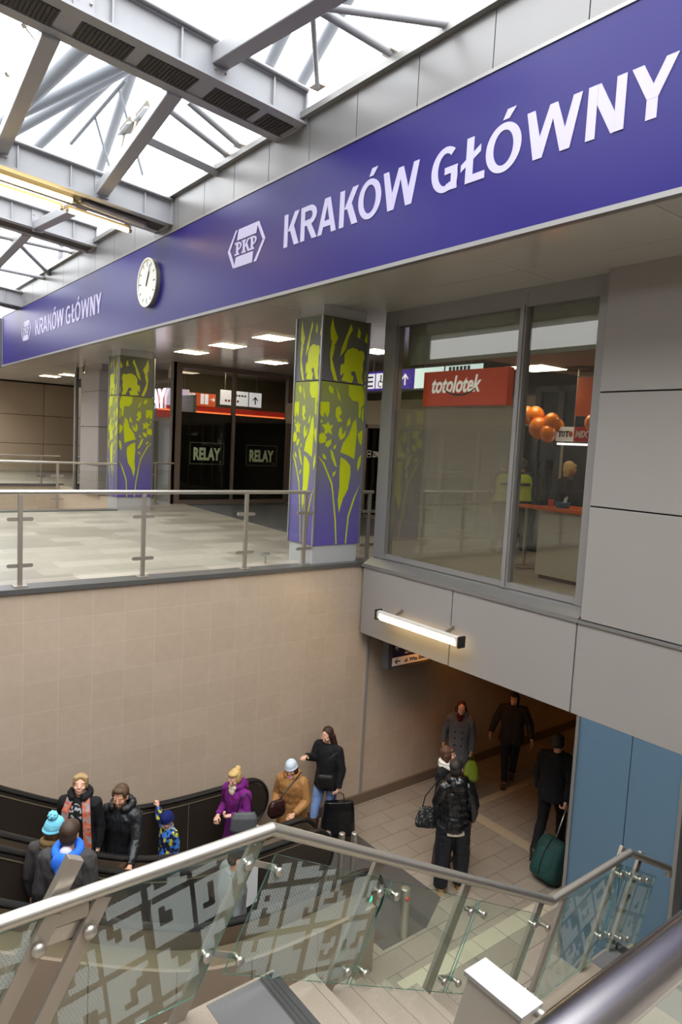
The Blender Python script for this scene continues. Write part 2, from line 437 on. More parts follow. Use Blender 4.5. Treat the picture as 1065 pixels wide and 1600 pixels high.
# ------------------------------------------------------------------ painted columns
ART = [  # outlines traced as plant and leaf silhouettes, in a 290 x 1450 sheet (x right, y down)
 [(58,10),(72,70),(96,125),(78,175),(52,140),(48,75)], [(60,150),(80,185),(66,260),(90,340),(106,395),(84,390),(60,320),(52,230)],
 [(172,25),(184,60),(160,110),(146,190),(112,240),(122,180),(150,95)], [(222,40),(236,70),(232,108),(214,98),(218,70)],
 [(276,60),(290,95),(280,130),(262,118)], [(246,180),(262,190),(268,225),(258,262),(242,230),(232,190)],
 [(128,385),(142,345),(128,330),(134,290),(142,270),(140,225),(158,190),(190,172),(222,178),(248,205),(258,250),(262,300),(256,345),(268,395),(236,390),(222,352),(212,318),(186,322),(190,345),(206,352),(196,395)],
 [(120,290),(134,280),(130,330),(134,352),(120,350)], [(276,320),(288,300),(288,380),(276,370)],
 [(178,408),(262,408),(284,460),(284,520),(262,545),(240,505),(205,505),(180,470)], [(60,420),(82,440),(84,475),(62,465),(52,440)], [(100,430),(120,470),(134,520),(116,500)],
 [(8,530),(62,528),(66,590),(56,625),(34,590),(30,625),(8,610)], [(104,560),(128,548),(142,590),(126,615),(150,640),(122,650),(104,610)],
 [(22,672),(50,668),(60,650),(72,675),(92,668),(80,700),(88,730),(64,718),(40,735),(44,700)], [(4,735),(30,720),(56,748),(50,780),(22,790),(4,782)],
 [(58,775),(84,760),(86,785),(66,815),(48,800)], [(132,690),(146,676),(152,730),(176,690),(168,740),(142,765),(128,730)], [(180,640),(196,610),(200,655),(176,675)],
 [(216,640),(234,620),(244,700),(240,800),(236,880),(190,855),(144,840),(160,780),(196,720)],
 [(262,700),(284,690),(288,740),(278,790),(262,770),(250,720)], [(80,820),(98,840),(112,880),(128,935),(116,930),(92,880)], [(34,850),(54,865),(62,890),(40,880)],
 [(148,870),(182,890),(212,925),(216,980),(204,1080),(176,1140),(154,1230),(144,1150),(150,1060),(146,960)],
 [(106,970),(124,960),(118,985),(102,1000)], [(264,870),(282,850),(276,920),(262,960),(256,920)], [(20,640),(28,650),(22,662),(12,652)], [(104,800),(118,790),(112,818),(100,822)],
 [(8,870),(14,872),(48,910),(70,960),(104,1040),(114,1100),(138,1280),(150,1438),(143,1438),(130,1280),(106,1100),(96,1046),(62,965),(40,915)],
 [(284,1050),(290,1050),(252,1140),(220,1260),(210,1438),(203,1438),(212,1255),(244,1135)],
 [(244,425),(250,610),(262,610),(262,425)], [(270,560),(284,540),(284,640),(272,620)],
]
ink = mat('lime_ink', (186, 196, 20), .38)
ptop = ramp_z('column_sheet_upper', [(0, (96, 94, 100)), (.4, (88, 88, 82)), (1, (84, 86, 62))], 2.74, 3.67)
pbot = ramp_z('column_sheet_lower', [(0, (88, 76, 150)), (.28, (98, 92, 142)), (.55, (112, 112, 112)), (.8, (124, 128, 92)), (1, (134, 140, 62))], .31, 2.74)
alu = mat('aluminium_edge', (168, 168, 168), .3, .8)
def column(name, label, y0, mirror=False):
    x0, x1, y1 = 5.975, 6.85, y0 + .66
    t = thing(name, label, 'column', (x0, y0, 0), 'painted columns')
    obj('plinth', MB().box(x0 + .02, x1 - .02, y0 + .02, y1 - .02, -.02, .305), mat('plinth_grey', (172, 172, 172), .4), t)
    obj('capital', MB().box(x0 + .04, x1 - .04, y0 + .04, y1 - .04, 3.67, 3.84), mat('plinth_grey', (0, 0, 0)), t)
    for nm, za, zb, m in (('lower_panel', .305, 2.733, pbot), ('upper_panel', 2.745, 3.672, ptop)):
        mb = MB().box(x0 + .004, x1 - .004, y0 + .004, y1 - .004, za, zb)
        H = 3.672 - .305
        f1 = lambda u, v, w: V((x0 + u * (x1 - x0), y0 + .004 - w, .305 + v * H))
        f2 = lambda u, v, w: V((x0 + .004 - w, y1 - u * (y1 - y0), .305 + v * H))
        vs = (za - .305) / H, (zb - .305) / H; dk_ = 0
        for k, f in ((0, f1), (1, f2)):
            for po in ART:
                q = [(1 - px / 290 if mirror else px / 290, 1 - py / 1440) for px, py in po]
                vm = sum(b for a, b in q) / len(q)
                if vs[0] <= vm <= vs[1]:
                    q = [(min(.97, max(.03, a)), min(vs[1] - .002, max(vs[0] + .002, b))) for a, b in q]
                    dk_ += 1; mb.prism(q, f, .0, .0006 + .00012 * dk_, 1)
        obj(nm, mb, [m, ink], t)
    for ex, ey in ((x0, y0), (x1, y0), (x0, y1), (x1, y1)):
        obj('edge_trim', MB().box(ex - .014, ex + .014, ey - .014, ey + .014, .3, 3.68), alu, t)
    return t
column('painted_column', 'near column with lime plant silhouettes on grey and violet, at the railing end', 8.3)
column('painted_column', 'far column with lime plant silhouettes, in front of the dark shop doors, left of the near one', 16.42, True)

# ------------------------------------------------------------------ the station sign
SX, SZ0, SZ1 = 5.28, 3.84, 5.44
violet = mat('violet_sign_panel', (32, 23, 97), .34, 0, spec=.22)
lw = emit('sign_white', (166, 160, 188), .05)
sign = thing('station_sign', 'long violet sign board reading KRAKÓW GŁÓWNY twice along the gallery edge', 'sign', (SX, 11, SZ0))
obj('panel', MB().box(SX, SX + .05, -3, 25.15, SZ0 + .02, SZ1 - .02), violet, sign)
obj('edge_profile', MB().box(SX - .03, SX + .05, -3, 25.18, SZ0 - .02, SZ0 + .025).box(SX - .012, SX + .05, -3, 25.18, SZ1 - .025, SZ1 + .01).box(SX - .012, SX + .05, 25.14, 25.18, SZ0, SZ1), mat('light_metal_trim', (0, 0, 0)), sign)
def sf(y0, zb):      # u runs to the reader's right, which is -Y
    return lambda u, v, w=0: V((SX - w, y0 - u, zb + v))
LAY = [0]
def fw():      # every stroke stands a hair higher than the one before, so none share a face
    LAY[0] = (LAY[0] + 1) % 9; return .006 + .0004 * LAY[0]
def stroke(mb, f, a, b, wd):     # upright-cut diagonal: wd measured horizontally
    mb.prism([(a[0], a[1]), (a[0] + wd, a[1]), (b[0] + wd, b[1]), (b[0], b[1])], f, 0, fw())
def L_I(mb, f, u, wd, h=1.): mb.prism([(u, 0), (u + wd, 0), (u + wd, h), (u, h)], f, 0, fw())
def ring(mb, f, cu, cv, rx, ry, t, a0=0, a1=360, n=36, tv=None):
    tv = tv or t * .8
    strip(mb, arc(cu, cv, rx, ry, a0, a1, n), arc(cu, cv, rx - t, ry - tv, a0, a1, n), f, 0, fw())
def glyph(mb, ch, f, W):
    """heavy condensed capitals, cap height 1, width W; f maps (u,v,w)"""
    s = .21
    if ch == 'K':
        L_I(mb, f, 0, s); stroke(mb, f, (s, .46), (W - .26, 1), .25); stroke(mb, f, (s + .07, .60), (W - .25, 0), .25)
    elif ch == 'R':
        L_I(mb, f, 0, s)
        ring(mb, f, W - .40, .715, .36, .285, .21, -90, 90, 18, .16)
        for v in (.43, .84): mb.prism([(s, v), (W - .40, v), (W - .40, v + .16), (s, v + .16)], f, 0, fw())
        stroke(mb, f, (.30, .46), (W - .24, 0), .24)
    elif ch == 'A':
        c = W / 2
        mb.prism([(0, 0), (.21, 0), (c + .02, .86), (c + .1, 1), (c - .13, 1)], f, 0, fw()); mb.prism([(W, 0), (W - .22, 0), (c - .02, .86), (c - .1, 1), (c + .13, 1)], f, 0, fw())
        mb.prism([(.2, .2), (W - .2, .2), (W - .25, .37), (.25, .37)], f, 0, fw())
    elif ch in 'OÓ':
        ring(mb, f, W / 2, .5, W / 2, .52, .21, tv=.15)
        if ch == 'Ó': mb.prism([(W / 2 - .05, 1.08), (W / 2 + .12, 1.08), (W / 2 + .30, 1.28), (W / 2 + .06, 1.28)], f, 0, fw())
    elif ch == 'W':
        q = W / 4; k = .2
        mb.prism([(0, 1), (k, 1), (q + .1, .16), (q + .11, 0), (q - .11, 0)], f, 0, fw()); mb.prism([(2 * q - .09, 1), (2 * q + .09, 1), (q + .11, 0), (q - .02, 0), (q - .02, .3)], f, 0, fw())
        mb.prism([(2 * q - .09, 1), (2 * q + .09, 1), (3 * q + .02, .3), (3 * q + .02, 0), (3 * q - .11, 0)], f, 0, fw()); mb.prism([(W, 1), (W - k, 1), (3 * q - .1, .16), (3 * q - .11, 0), (3 * q + .11, 0)], f, 0, fw())
    elif ch == 'G':
        ring(mb, f, W / 2 + .04, .5, W / 2 + .04, .52, .21, 52, 305, 30, .15)
        L_I(mb, f, W - .2, .2, .5); mb.prism([(W * .52, .38), (W, .38), (W, .54), (W * .52, .54)], f, 0, fw()); mb.prism([(W * .55, -.02), (W - .1, .02), (W, .08), (W, .2), (W * .6, .16)], f, 0, fw())
    elif ch == 'Ł':
        L_I(mb, f, .1, s); mb.prism([(.1, 0), (W, 0), (W, .17), (.1, .17)], f, 0, fw()); mb.prism([(-.06, .30), (-.06, .46), (W * .78, .78), (W * .78, .62)], f, 0, fw())
    elif ch == 'N':
        L_I(mb, f, 0, s - .01); L_I(mb, f, W - s + .01, s - .01); stroke(mb, f, (0, 1), (W - .26, 0), .26)
    elif ch == 'Y':
        c = W / 2; L_I(mb, f, c - .105, .21, .42)
        mb.prism([(0, 1), (.23, 1), (c + .1, .42), (c + .105, .36), (c - .105, .36)], f, 0, fw()); mb.prism([(W, 1), (W - .23, 1), (c - .1, .42), (c - .105, .36), (c + .105, .36)], f, 0, fw())
CAPH, ZB = .433, 4.455
WORD = [('K', 8.335, .365), ('R', 7.93, .37), ('A', 7.545, .39), ('K', 7.09, .36), ('Ó', 6.725, .41), ('W', 6.285, .58),
        ('G', 5.51, .37), ('Ł', 5.07, .29), ('Ó', 4.775, .42), ('W', 4.305, .57), ('N', 3.675, .345), ('Y', 3.29, .38)]
def lettering(dy):
    mb = MB()
    for ch, y, wd in WORD:
        g = sf(y + dy, ZB); glyph(mb, ch, lambda u, v, w, g=g: g(u * CAPH, v * CAPH, w), wd / CAPH)
    obj('lettering', mb, lw, sign, label='white capitals KRAKÓW GŁÓWNY')
def emblem(dy):
    y0, zc_ = 9.93 + dy, 4.69; hw, hh = .555, .277
    f = lambda u, v, w=0: V((SX - w, y0 - hw - u, zc_ + v))
    mb = MB(); S = .24   # slanted hexagon ring with letters
    X_ = lambda u, v: (u + S * v * .0, v)
    mb.prism([(-.27, .12), (.29, .12), (.34, .277), (-.235, .277)], f, 0, fw()); mb.prism([(-.29, -.12), (.22, -.12), (.2, -.277), (-.34, -.277)], f, 0, fw())
    mb.prism([(-.55, 0), (-.32, .277), (-.27, .277), (-.48, 0)], f, 0, fw()); mb.prism([(-.55, 0), (-.37, -.277), (-.32, -.25), (-.48, 0)], f, 0, fw())
    mb.prism([(.55, 0), (.36, .277), (.31, .25), (.48, 0)], f, 0, fw()); mb.prism([(.55, 0), (.32, -.277), (.24, -.277), (.48, 0)], f, 0, fw())
    def serif(u, v0, v1, w_): mb.prism([(u - w_, v0), (u + w_, v0), (u + w_, v1), (u - w_, v1)], f, 0, fw())
    for u in (-.3, .14):
        serif(u + .04, -.095, .095, .032); serif(u + .035, -.095, -.07, .07); serif(u + .03, .07, .095, .065)
        ring(mb, f, u + .07, .035, .1, .06, .045, -90, 90, 12, .024)
    serif(-.06, -.095, .095, .032); serif(-.06, -.095, -.07, .06); serif(-.06, .07, .095, .06)
    stroke(mb, f, (-.04, -.01), (.05, .095), .05); stroke(mb, f, (-.02, .02), (.06, -.095), .06)
    obj('emblem', mb, lw, sign, label='white hexagon emblem with the letters PKP')
for dy in (0, 12.75): lettering(dy); emblem(dy)

# ------------------------------------------------------------------ clock on the sign
cx, cyy, cz, cr = SX - .0, 12.95, 4.675, .45
ck = thing('station_clock', 'round white station clock on the violet sign board', 'clock', (SX, cyy, cz))
cf = lambda u, v, w=0: V((SX - w, cyy - u, cz + v))
def disc(mb, r, w0, w1, mi=0, n=48): mb.prism(arc(0, 0, r, r, 0, 360 - 360 / n, n - 1), cf, w0, w1, mi)
mb = MB(); disc(mb, cr, 0, .07); obj('case', mb, mat('clock_case', (120, 118, 112), .35, .6), ck)
mb = MB(); strip(mb, arc(0, 0, cr, cr, 0, 360, 48), arc(0, 0, cr - .03, cr - .03, 0, 360, 48), cf, .068, .09); obj('rim', mb, mat('clock_rim', (214, 208, 190), .3, .5), ck)
mb = MB(); disc(mb, cr - .03, .069, .074); obj('dial', mb, emit('clock_dial', (200, 200, 196), .15), ck)
for k in range(12):
    a = R(30 * k); u, v = math.sin(a), math.cos(a); r0 = cr - .13 if k % 3 else cr - .16
    p = [(u * r0 - v * .011, v * r0 + u * .011), (u * (cr - .06) - v * .011, v * (cr - .06) + u * .011), (u * (cr - .06) + v * .011, v * (cr - .06) - u * .011), (u * r0 + v * .011, v * r0 - u * .011)]
    obj('hour_mark', MB().prism(p, cf, .074, .076), BLACK, ck)
def hand(nm, deg, L, wd, w):
    a = R(deg); u, v = math.sin(a), math.cos(a)
    mb = MB().prism([(-u * .07 - v * wd, -v * .07 + u * wd), (u * L - v * wd * .6, v * L + u * wd * .6), (u * L + v * wd * .6, v * L - u * wd * .6), (-u * .07 + v * wd, -v * .07 - u * wd)], cf, w, w + .004)
    obj(nm, mb, BLACK, ck)
hand('hour_hand', 32, .22, .018, .078); hand('minute_hand', 26, .34, .012, .084)

# ------------------------------------------------------------------ shop window
WX = 7.05
fr = mat('grey_window_frame', (142, 138, 136), .4, .3)
win = MB()
for a, b in ((7.83, 8.1), (5.5, 5.6), (4.35, 4.52)): win.box(WX - .055, WX + .075, a, b, .12, 3.76)
win.box(WX - .05, WX + .07, 4.35, 8.1, .13, .2).box(WX - .05, WX + .07, 4.35, 8.1, 3.6, 3.83).box(WX - .075, WX - .05, 7.83, 7.87, .2, 3.62).box(WX - .075, WX - .05, 5.525, 5.575, .13, 3.62)
win.box(WX + .03, WX + .25, 8.0, 8.1, 0, 3.83)
w1 = struct('window_1', win, fr)
gp_ = obj('pane', MB().box(WX + .0, WX + .012, 5.6, 7.83, .2, 3.6), glass('shop_pane', (247, 247, 243), 1.2), w1)
gp_ = obj('pane', MB().box(WX + .0, WX + .012, 4.52, 5.5, .2, 3.6), glass('shop_pane'), w1)
obj('frosted_film', MB().box(WX + .014, WX + .016, 5.6, 7.83, .2, 2.39), glass('frosted_film', (246, 240, 232), .1, .3, haze=.42, hazec=(150, 144, 130)), w1, label='milky film on the lower part of the wide pane')

# ------------------------------------------------------------------ railing of the upper floor
def clamp(mb, c, ax, L=.28, h=.022, th=.012):
    """flat clamp with rounded ends; ax = direction along the glass"""
    c = V(c); ax = V(ax).normalized(); n = ax.cross(V((0, 0, 1))).normalized()
    pts = [(L / 2 - h + h * math.cos(R(a)), h * math.sin(R(a))) for a in range(-90, 91, 30)] + [(-L / 2 + h + h * math.cos(R(a)), h * math.sin(R(a))) for a in range(90, 271, 30)]
    mb.prism(pts, lambda u, v, w: c + ax * u + V((0, 0, v)) + n * w, -th, th)
def railing(name, label, p0, p1, posts, zr=1.105, group=None, r=.026):
    p0, p1 = V(p0), V(p1); d = (p1 - p0).normalized(); n = V((-d.y, d.x, 0))
    t = thing(name, label, 'railing', p0, group)
    obj('handrail', MB().tube([p0 + V((0, 0, zr)), p1 + V((0, 0, zr))], r, 16), STEEL, t, True)
    for s in posts:
        q = p0 + d * s
        po = obj('post', MB().box(q.x - .024, q.x + .024, q.y - .024, q.y + .024, .03, zr - .02), STEELD, t, bevel=.004)
        obj('base_plate', MB().box(q.x - .075, q.x + .075, q.y - .075, q.y + .075, .03, .045), STEELD, po)
        for z in (.27, .8):
            mb = MB(); clamp(mb, q + V((0, 0, z)), d); obj('glass_clamp', mb, STEELD, po)
    e = [0] + list(posts) + [(p1 - p0).length]
    for a, b in zip(e[:-1], e[1:]):
        if b - a > .12: obj('glass_panel', MB().bar(p0 + d * (a + .03) + V((0, 0, .52)), p0 + d * (b - .03) + V((0, 0, .52)), .82, .012, n), PANE, t)
    return t
railing('glass_railing', 'steel and glass railing along the near upper floor edge, ending at the near painted column', (-4.5, 8.33, 0), (5.9, 8.33, 0), [1.0, 2.45, 3.8, 5.0, 6.44, 7.88, 9.35, 10.34])
railing('glass_railing', 'short steel railing in the gap between the near painted column and the shop window', (6.9, 8.34, 0), (7.14, 8.34, 0), [.17])
railing('glass_railing', 'steel railing along the near edge of the further opening, meeting the far column', (-4.5, 16.4, 0), (5.95, 16.4, 0), [1.5, 3.4, 5.3, 7.2, 9.1])
railing('glass_railing', 'most distant steel railing, at the back edge of the further opening', (-4.5, 24.68, 0), (7.0, 24.68, 0), [1.6, 3.5, 5.4, 7.3, 9.2, 10.9], .96)
railing('glass_railing', 'small steel railing between the far column and the dark shop corner', (6.95, 17.6, 0), (7.95, 17.6, 0), [.5])
stub = thing('steel_floor_stub', 'low T shaped steel stub on the upper floor beside the near column', 'stub', (5.45, 8.7, 0))
obj('stem', MB().tube([(5.45, 8.75, 0), (5.45, 8.75, .12)], .014), STEEL, stub, True)
obj('bar', MB().tube([(5.36, 8.7, .15), (5.54, 8.82, .13)], .03, 14), STEEL, stub, True)

# ------------------------------------------------------------------ lamp on the fascia and hanging passage sign
lm = thing('wall_lamp', 'long fluorescent lamp glowing on the grey fascia above the passage', 'lamp', (6.84, 6.7, -.6))
hs = [(-.04, -.055), (.05, -.03), (.045, .035), (.01, .06), (-.05, .045)]
fl = lambda y: [V((6.66 + a, y, -.62 + b)) for a, b in hs]
obj('housing', MB().rings([fl(5.9), fl(7.5)]), mat('lamp_housing', (196, 190, 184), .4), lm)
obj('end_cap', MB().box(6.6, 6.72, 7.5, 7.53, -.7, -.55), BLACK, lm); obj('end_cap', MB().box(6.6, 6.72, 5.87, 5.9, -.7, -.55), BLACK, lm)
obj('tube', MB().prism([(-.05, .03), (-.062, -.03), (-.03, -.068), (.04, -.045)], lambda u, v, w: V((6.66 + u, w, -.622 + v)), 5.96, 7.44), emit('warm_tube', (255, 222, 150), 12), lm)
for y in (7.2, 6.2): obj('bracket', MB().bar((6.69, y, -.58), (6.84, y, -.52), .05, .03, (0, 1, 0)), STEELD, lm)
ps = thing('hanging_sign', 'small blue and white direction sign hanging in the passage under the fascia', 'sign', (7.3, 8.0, -1.06))
pf = lambda u, v, w=0: V((7.12 + u, 7.72 - w, -1.585 + v))
obj('box', MB().box(7.1, 8.6, 7.72, 7.86, -1.6, -1.1), mat('sign_box_grey', (70, 74, 78), .5), ps)
obj('blue_field', MB().prism([(.06, .17), (1.42, .17), (1.42, .45), (.06, .45)], pf, 0, .004), mat('navy_field', (28, 34, 84), .4), ps)
obj('white_field', MB().prism([(.06, .03), (1.42, .03), (1.42, .16), (.06, .16)], pf, 0, .004), emit('sign_field_white', (214, 212, 206), .08), ps)
mb = MB()
def arrow(mb, f, u, v, s, w0, w1, dirn=180, mi=0):
    a = R(dirn); r = lambda x, y: (u + s * (x * math.cos(a) - y * math.sin(a)), v + s * (x * math.sin(a) + y * math.cos(a)))
    mb.prism([r(-1, -.16), r(.5, -.16), r(.5, .16), r(-1, .16)], f, w0, w1, mi)
    mb.prism([r(1, 0), r(.2, .75), r(-.12, .75), r(.55, 0)], f, w0, w1, mi); mb.prism([r(1, 0), r(.2, -.75), r(-.12, -.75), r(.55, 0)], f, w0, w1, mi)
arrow(mb, pf, .17, .32, .07, .004, .006)
for k in range(2): mb.prism([(.32 + .17 * k, .32), (.46 + .17 * k, .32), (.46 + .17 * k, .44), (.32 + .17 * k, .44)], pf, .004, .006)
for k in range(2):
    for j in range(9): mb.prism([(.32 + .11 * j, .2 + .05 * k), (.40 + .11 * j, .2 + .05 * k), (.40 + .11 * j, .225 + .05 * k), (.32 + .11 * j, .225 + .05 * k)], pf, .004, .006)
obj('white_marks', mb, lw, ps)
mb = MB(); arrow(mb, pf, .17, .095, .06, .004, .006)
put_text(mb, 'ul. Wita Stwosza', .085, pf, .32, .065, .006, bold=.002, ext=.001)
obj('dark_marks', mb, BLACK, ps)
# ------------------------------------------------------------------ roof beams
beamdark = mat('dark_grille', (60, 56, 54), .7, .2)
def beam(label, y0, z0, sl, lamps=False, h=.38, xend=-3.):
    """box beam running up and away from the sign wall; y0 = its nearer face, z0 = underside at the wall"""
    wd = .75; X0 = 5.3
    t = thing('roof_beam', label, 'beam', (X0, y0 + wd / 2, z0), 'roof beams')
    f = lambda s, y, v: V((X0 - s, y, z0 + sl * s + v))      # s runs away from the wall
    L = X0 - xend
    def bx(nm, a, b, ya, yb, va, vb, m, par=t):
        return obj(nm, MB().hexa([f(a, ya, va), f(b, ya, va), f(b, yb, va), f(a, yb, va), f(a, ya, vb), f(b, ya, vb), f(b, yb, vb), f(a, yb, vb)]), m, par)
    bx('bottom_plate', 0, L, y0, y0 + .17, 0, .03, GREYP); bx('bottom_plate', 0, L, y0 + wd - .17, y0 + wd, 0, .03, GREYP)
    bx('soffit_plate', 0, L, y0 + .17, y0 + wd - .17, .02, .04, GREYP if not lamps else beamdark)
    bx('web', 0, L, y0 + .05, y0 + .09, .03, h, GREYP); bx('web', 0, L, y0 + wd - .09, y0 + wd - .05, .03, h, GREYP)
    bx('top_flange', 0, L, y0, y0 + wd, h, h + .03, GREYP)
    obj('gutter_rail', MB().tube([f(.02, y0 - .02, h + .035), f(L, y0 - .02, h + .035)], .03, 10).tube([f(.02, y0 + .03, h + .06), f(L, y0 + .03, h + .06)], .025, 8), mat('rail_grey', (120, 120, 122), .4, .4), t, True)
    for s in (.5, 1.75, 2.55, 3.9, 4.7, 6.0):
        bx('stiffener', s, s + .02, y0 + .0, y0 + .05, .03, h, GREYP)
    for s in (1.25, 2.85, 4.45):
        bx('node_plate', s - .1, s + .12, y0 + .02, y0 + .05, .03, h, GREYP)
        g = MB()
        for v in (.12, .27): g.ell(f(s - .06, y0 + .012, v), .016, 8, 6).ell(f(s + .08, y0 + .012, v), .016, 8, 6)
        obj('bolt', g, STEELD, t)
    bx('end_plate', 0, .03, y0 - .01, y0 + wd + .01, 0, h + .04, GREYP)
    if not lamps:
        a = .22
        for k, (s0, s1) in enumerate(((.08, .48), (.6, 1.22), (1.45, 2.08), (2.24, 2.82), (3.05, 3.65), (4.0, 4.7))):
            mb = MB(); n = int((s1 - s0) / .045)
            for i in range(n):
                s = s0 + (s1 - s0) * i / n
                mb.hexa([f(s, y0 + .19, .0), f(s + .025, y0 + .19, .0), f(s + .025, y0 + wd - .19, .0), f(s, y0 + wd - .19, .0), f(s, y0 + .19, .02), f(s + .025, y0 + .19, .02), f(s + .025, y0 + wd - .19, .02), f(s, y0 + wd - .19, .02)])
            mb.hexa([f(s0, y0 + .18, .012), f(s1, y0 + .18, .012), f(s1, y0 + wd - .18, .012), f(s0, y0 + wd - .18, .012), f(s0, y0 + .18, .02), f(s1, y0 + .18, .02), f(s1, y0 + wd - .18, .02), f(s0, y0 + wd - .18, .02)])
            obj('air_grille', mb, beamdark, t, label='dark slotted grille')
    return t
BEAMS = [('nearest roof beam, high grey box beam with dark slotted grilles underneath', 7.93, 5.95, .086, False),
         ('second roof beam from the viewer, with fluorescent tubes along its underside', 12.07, 5.56, .09, True),
         ('third roof beam from the viewer, short grey beam end with a dark underside', 16.08, 5.93, .09, True),
         ('farthest visible roof beam, its end low beside the sign corner', 22.6, 5.42, .09, True)]
for b_ in BEAMS: beam(*b_)

# tubes under the second beam
def lamp_tube(label, p0, p1, lit=True):
    t = thing('fluorescent_lamp', label, 'lamp', p0, 'tube lamps under the second beam')
    p0, p1 = V(p0), V(p1); d = (p1 - p0).normalized()
    obj('tray', MB().bar(p0 + V((0, .06, .06)), p1 + V((0, .06, .06)), .05, .12), mat('lamp_tray', (150, 142, 134), .5), t)
    obj('tube', MB().tube([p0 + d * .05, p1 - d * .05], .04, 12), emit('warm_tube', (0, 0, 0), 1) if lit else mat('unlit_tube', (190, 184, 176), .3), t, True)
    for q in (p0, p1 - d * .05): obj('socket', MB().tube([q, q + d * .06], .032, 10), STEELD, t, True)
lamp_tube('upper glowing tube lamp under the second roof beam, cut by the left picture edge', (2.3, 12.45, 5.78), (3.72, 12.45, 5.66))
lamp_tube('lower glowing tube lamp under the second roof beam, cut by the left picture edge', (2.2, 12.62, 5.66), (3.57, 12.62, 5.55))
lamp_tube('lower glowing tube lamp under the second roof beam, nearest to the sign', (3.62, 12.62, 5.55), (4.75, 12.62, 5.44))
lamp_tube('unlit grey tube lamp under the second roof beam, next to the sign wall', (3.8, 12.4, 5.66), (4.95, 12.4, 5.52), False)

# square tubes between the beams
def brace(label, p0, p1, wd=.16, th=.2, plates=True):
    t = thing('roof_brace', label, 'brace', p0, 'roof braces')
    p0, p1 = V(p0), V(p1); d = (p1 - p0).normalized()
    obj('tube', MB().bar(p0, p1, wd, th, (1, 0, 0)), GREYP, t, bevel=.012)
    if plates:
        for q in (p0,): obj('end_plate', MB().obox(q, ((1, 0, 0), d, d.cross(V((1, 0, 0)))), (.10, .010, .12)), GREYP, t)
    return t
brace('square roof tube with the floodlights, between the nearest and second beams', (4.05, 12.08, 5.83), (3.78, 8.66, 6.13))
brace('square roof tube with glass clamps at the left picture edge', (2.5, 12.08, 6.06), (2.3, 8.66, 6.25))
brace('thick square roof tube rising from the nearest beam towards the upper picture edge', (4.04, 7.95, 6.33), (4.04, 5.3, 6.04), .2, .22)
brace('square roof tube between the second and third beams, above the left lamps', (4.05, 16.1, 6.1), (3.95, 12.8, 5.75))
brace('square roof tube between the third beam and the farthest beam', (3.9, 22.6, 5.65), (4.0, 16.8, 6.1))
brace('horizontal grey box girder beside the floodlight tube, near the sign wall', (4.1, 10.4, 6.2), (5.35, 10.5, 6.08), .3, .12, False)
def rod(label, p0, p1, r=.035):
    t = thing('roof_rod', label, 'rod', p0, 'thin roof rods'); p0, p1 = V(p0), V(p1); d = (p1 - p0).normalized()
    obj('tube', MB().tube([p0, p1], r, 12), GREYP, t, True)
    obj('foot_plate', MB().obox(p1, ((1, 0, 0), (0, 1, 0), (0, 0, 1)), (.07, .09, .012)), STEELD, t)
NODE = (4.06, 6.08, 6.11)
rod('thin rod dropping from the upper node to the end of the nearest beam', NODE, (5.28, 7.7, 6.34), .03)
rod('diagonal rod from the upper node to the ledge in the middle of the top edge', NODE, (5.3, 6.3, 6.2), .05)
rod('long diagonal rod from the upper node to the bolted plate at the top picture edge', NODE, (5.3, 5.35, 6.1), .04)
nd = tag(obj('node_plate', MB().obox(NODE, ((1, 0, 0), (0, 1, 0), (0, 0, 1)), (.1, .12, .02)), GREYP), 'steel node plate where the thin rods meet at the top edge', 'plate')
rod('thin rod under the second skylight bay running to the sign wall, upper of two', (4.3, 9.4, 6.42), (5.3, 9.72, 6.22), .05)
rod('thin rod under the second skylight bay running to the sign wall, lower of two', (4.2, 9.75, 6.38), (5.3, 10.05, 6.16), .05)
rod('far diagonal rod below the third beam at the left edge', (4.05, 17.6, 6.0), (5.3, 19.9, 5.95), .05)
rod('far level rod below the third beam at the left edge', (3.6, 17.6, 6.1), (5.3, 17.7, 6.1), .05)
rod('far rod running to the lowest ledge corner at the left edge', (3.4, 20.0, 5.9), (5.3, 20.3, 5.9), .05)
rod('far upright rod above the ledge below the third beam', (5.3, 18.8, 7.0), (5.3, 18.9, 6.1), .06)
rod('second far upright rod above the ledge below the third beam', (5.3, 17.9, 7.0), (5.3, 17.95, 6.1), .06)
rod('upright rod above the ledge at the top picture edge', (5.36, 4.85, 6.9), (5.33, 4.95, 6.1), .04)

# floodlights on the square tube
fl_ = thing('floodlight', 'pair of grey floodlight boxes on the square roof tube', 'floodlight', (3.85, 10.4, 6.2))
for k, y in enumerate((10.05, 10.7)):
    hd = obj('lamp_head', MB().obox((3.98, y, 6.42), ((1, 0, .5), (0, 1, -.12), (-.5, 0, 1)), (.08, .22, .05)), STEELD, fl_, bevel=.01)
    obj('lens', MB().obox((3.92, y, 6.35), ((1, 0, .5), (0, 1, -.12), (-.5, 0, 1)), (.07, .2, .012)), mat('lens_grey', (196, 198, 200), .2), hd)
    for s in (-.2, .2): obj('bracket', MB().bar((3.92, y + s, 6.1), (3.98, y + s, 6.4), .03, .05), STEELD, fl_)
# spider clamps that hold the glass
def spider(label, c):
    t = thing('glass_spider', label, 'clamp', c, 'spider clamps at the left')
    c = V(c)
    for a in ((-.14, .05, .16), (-.16, -.07, .1)):
        q = c + V(a); ar = obj('arm', MB().tube([c, q], .008, 8), STEEL, t, True); obj('disc', MB().tube([q, q + V((-.02, 0, .03))], .03, 10), STEELD, ar, True)
spider('upper spider clamp on the left roof tube, against the white sky', (2.28, 9.1, 6.28)); spider('lower spider clamp on the left roof tube, against the white sky', (2.36, 10.3, 6.22))

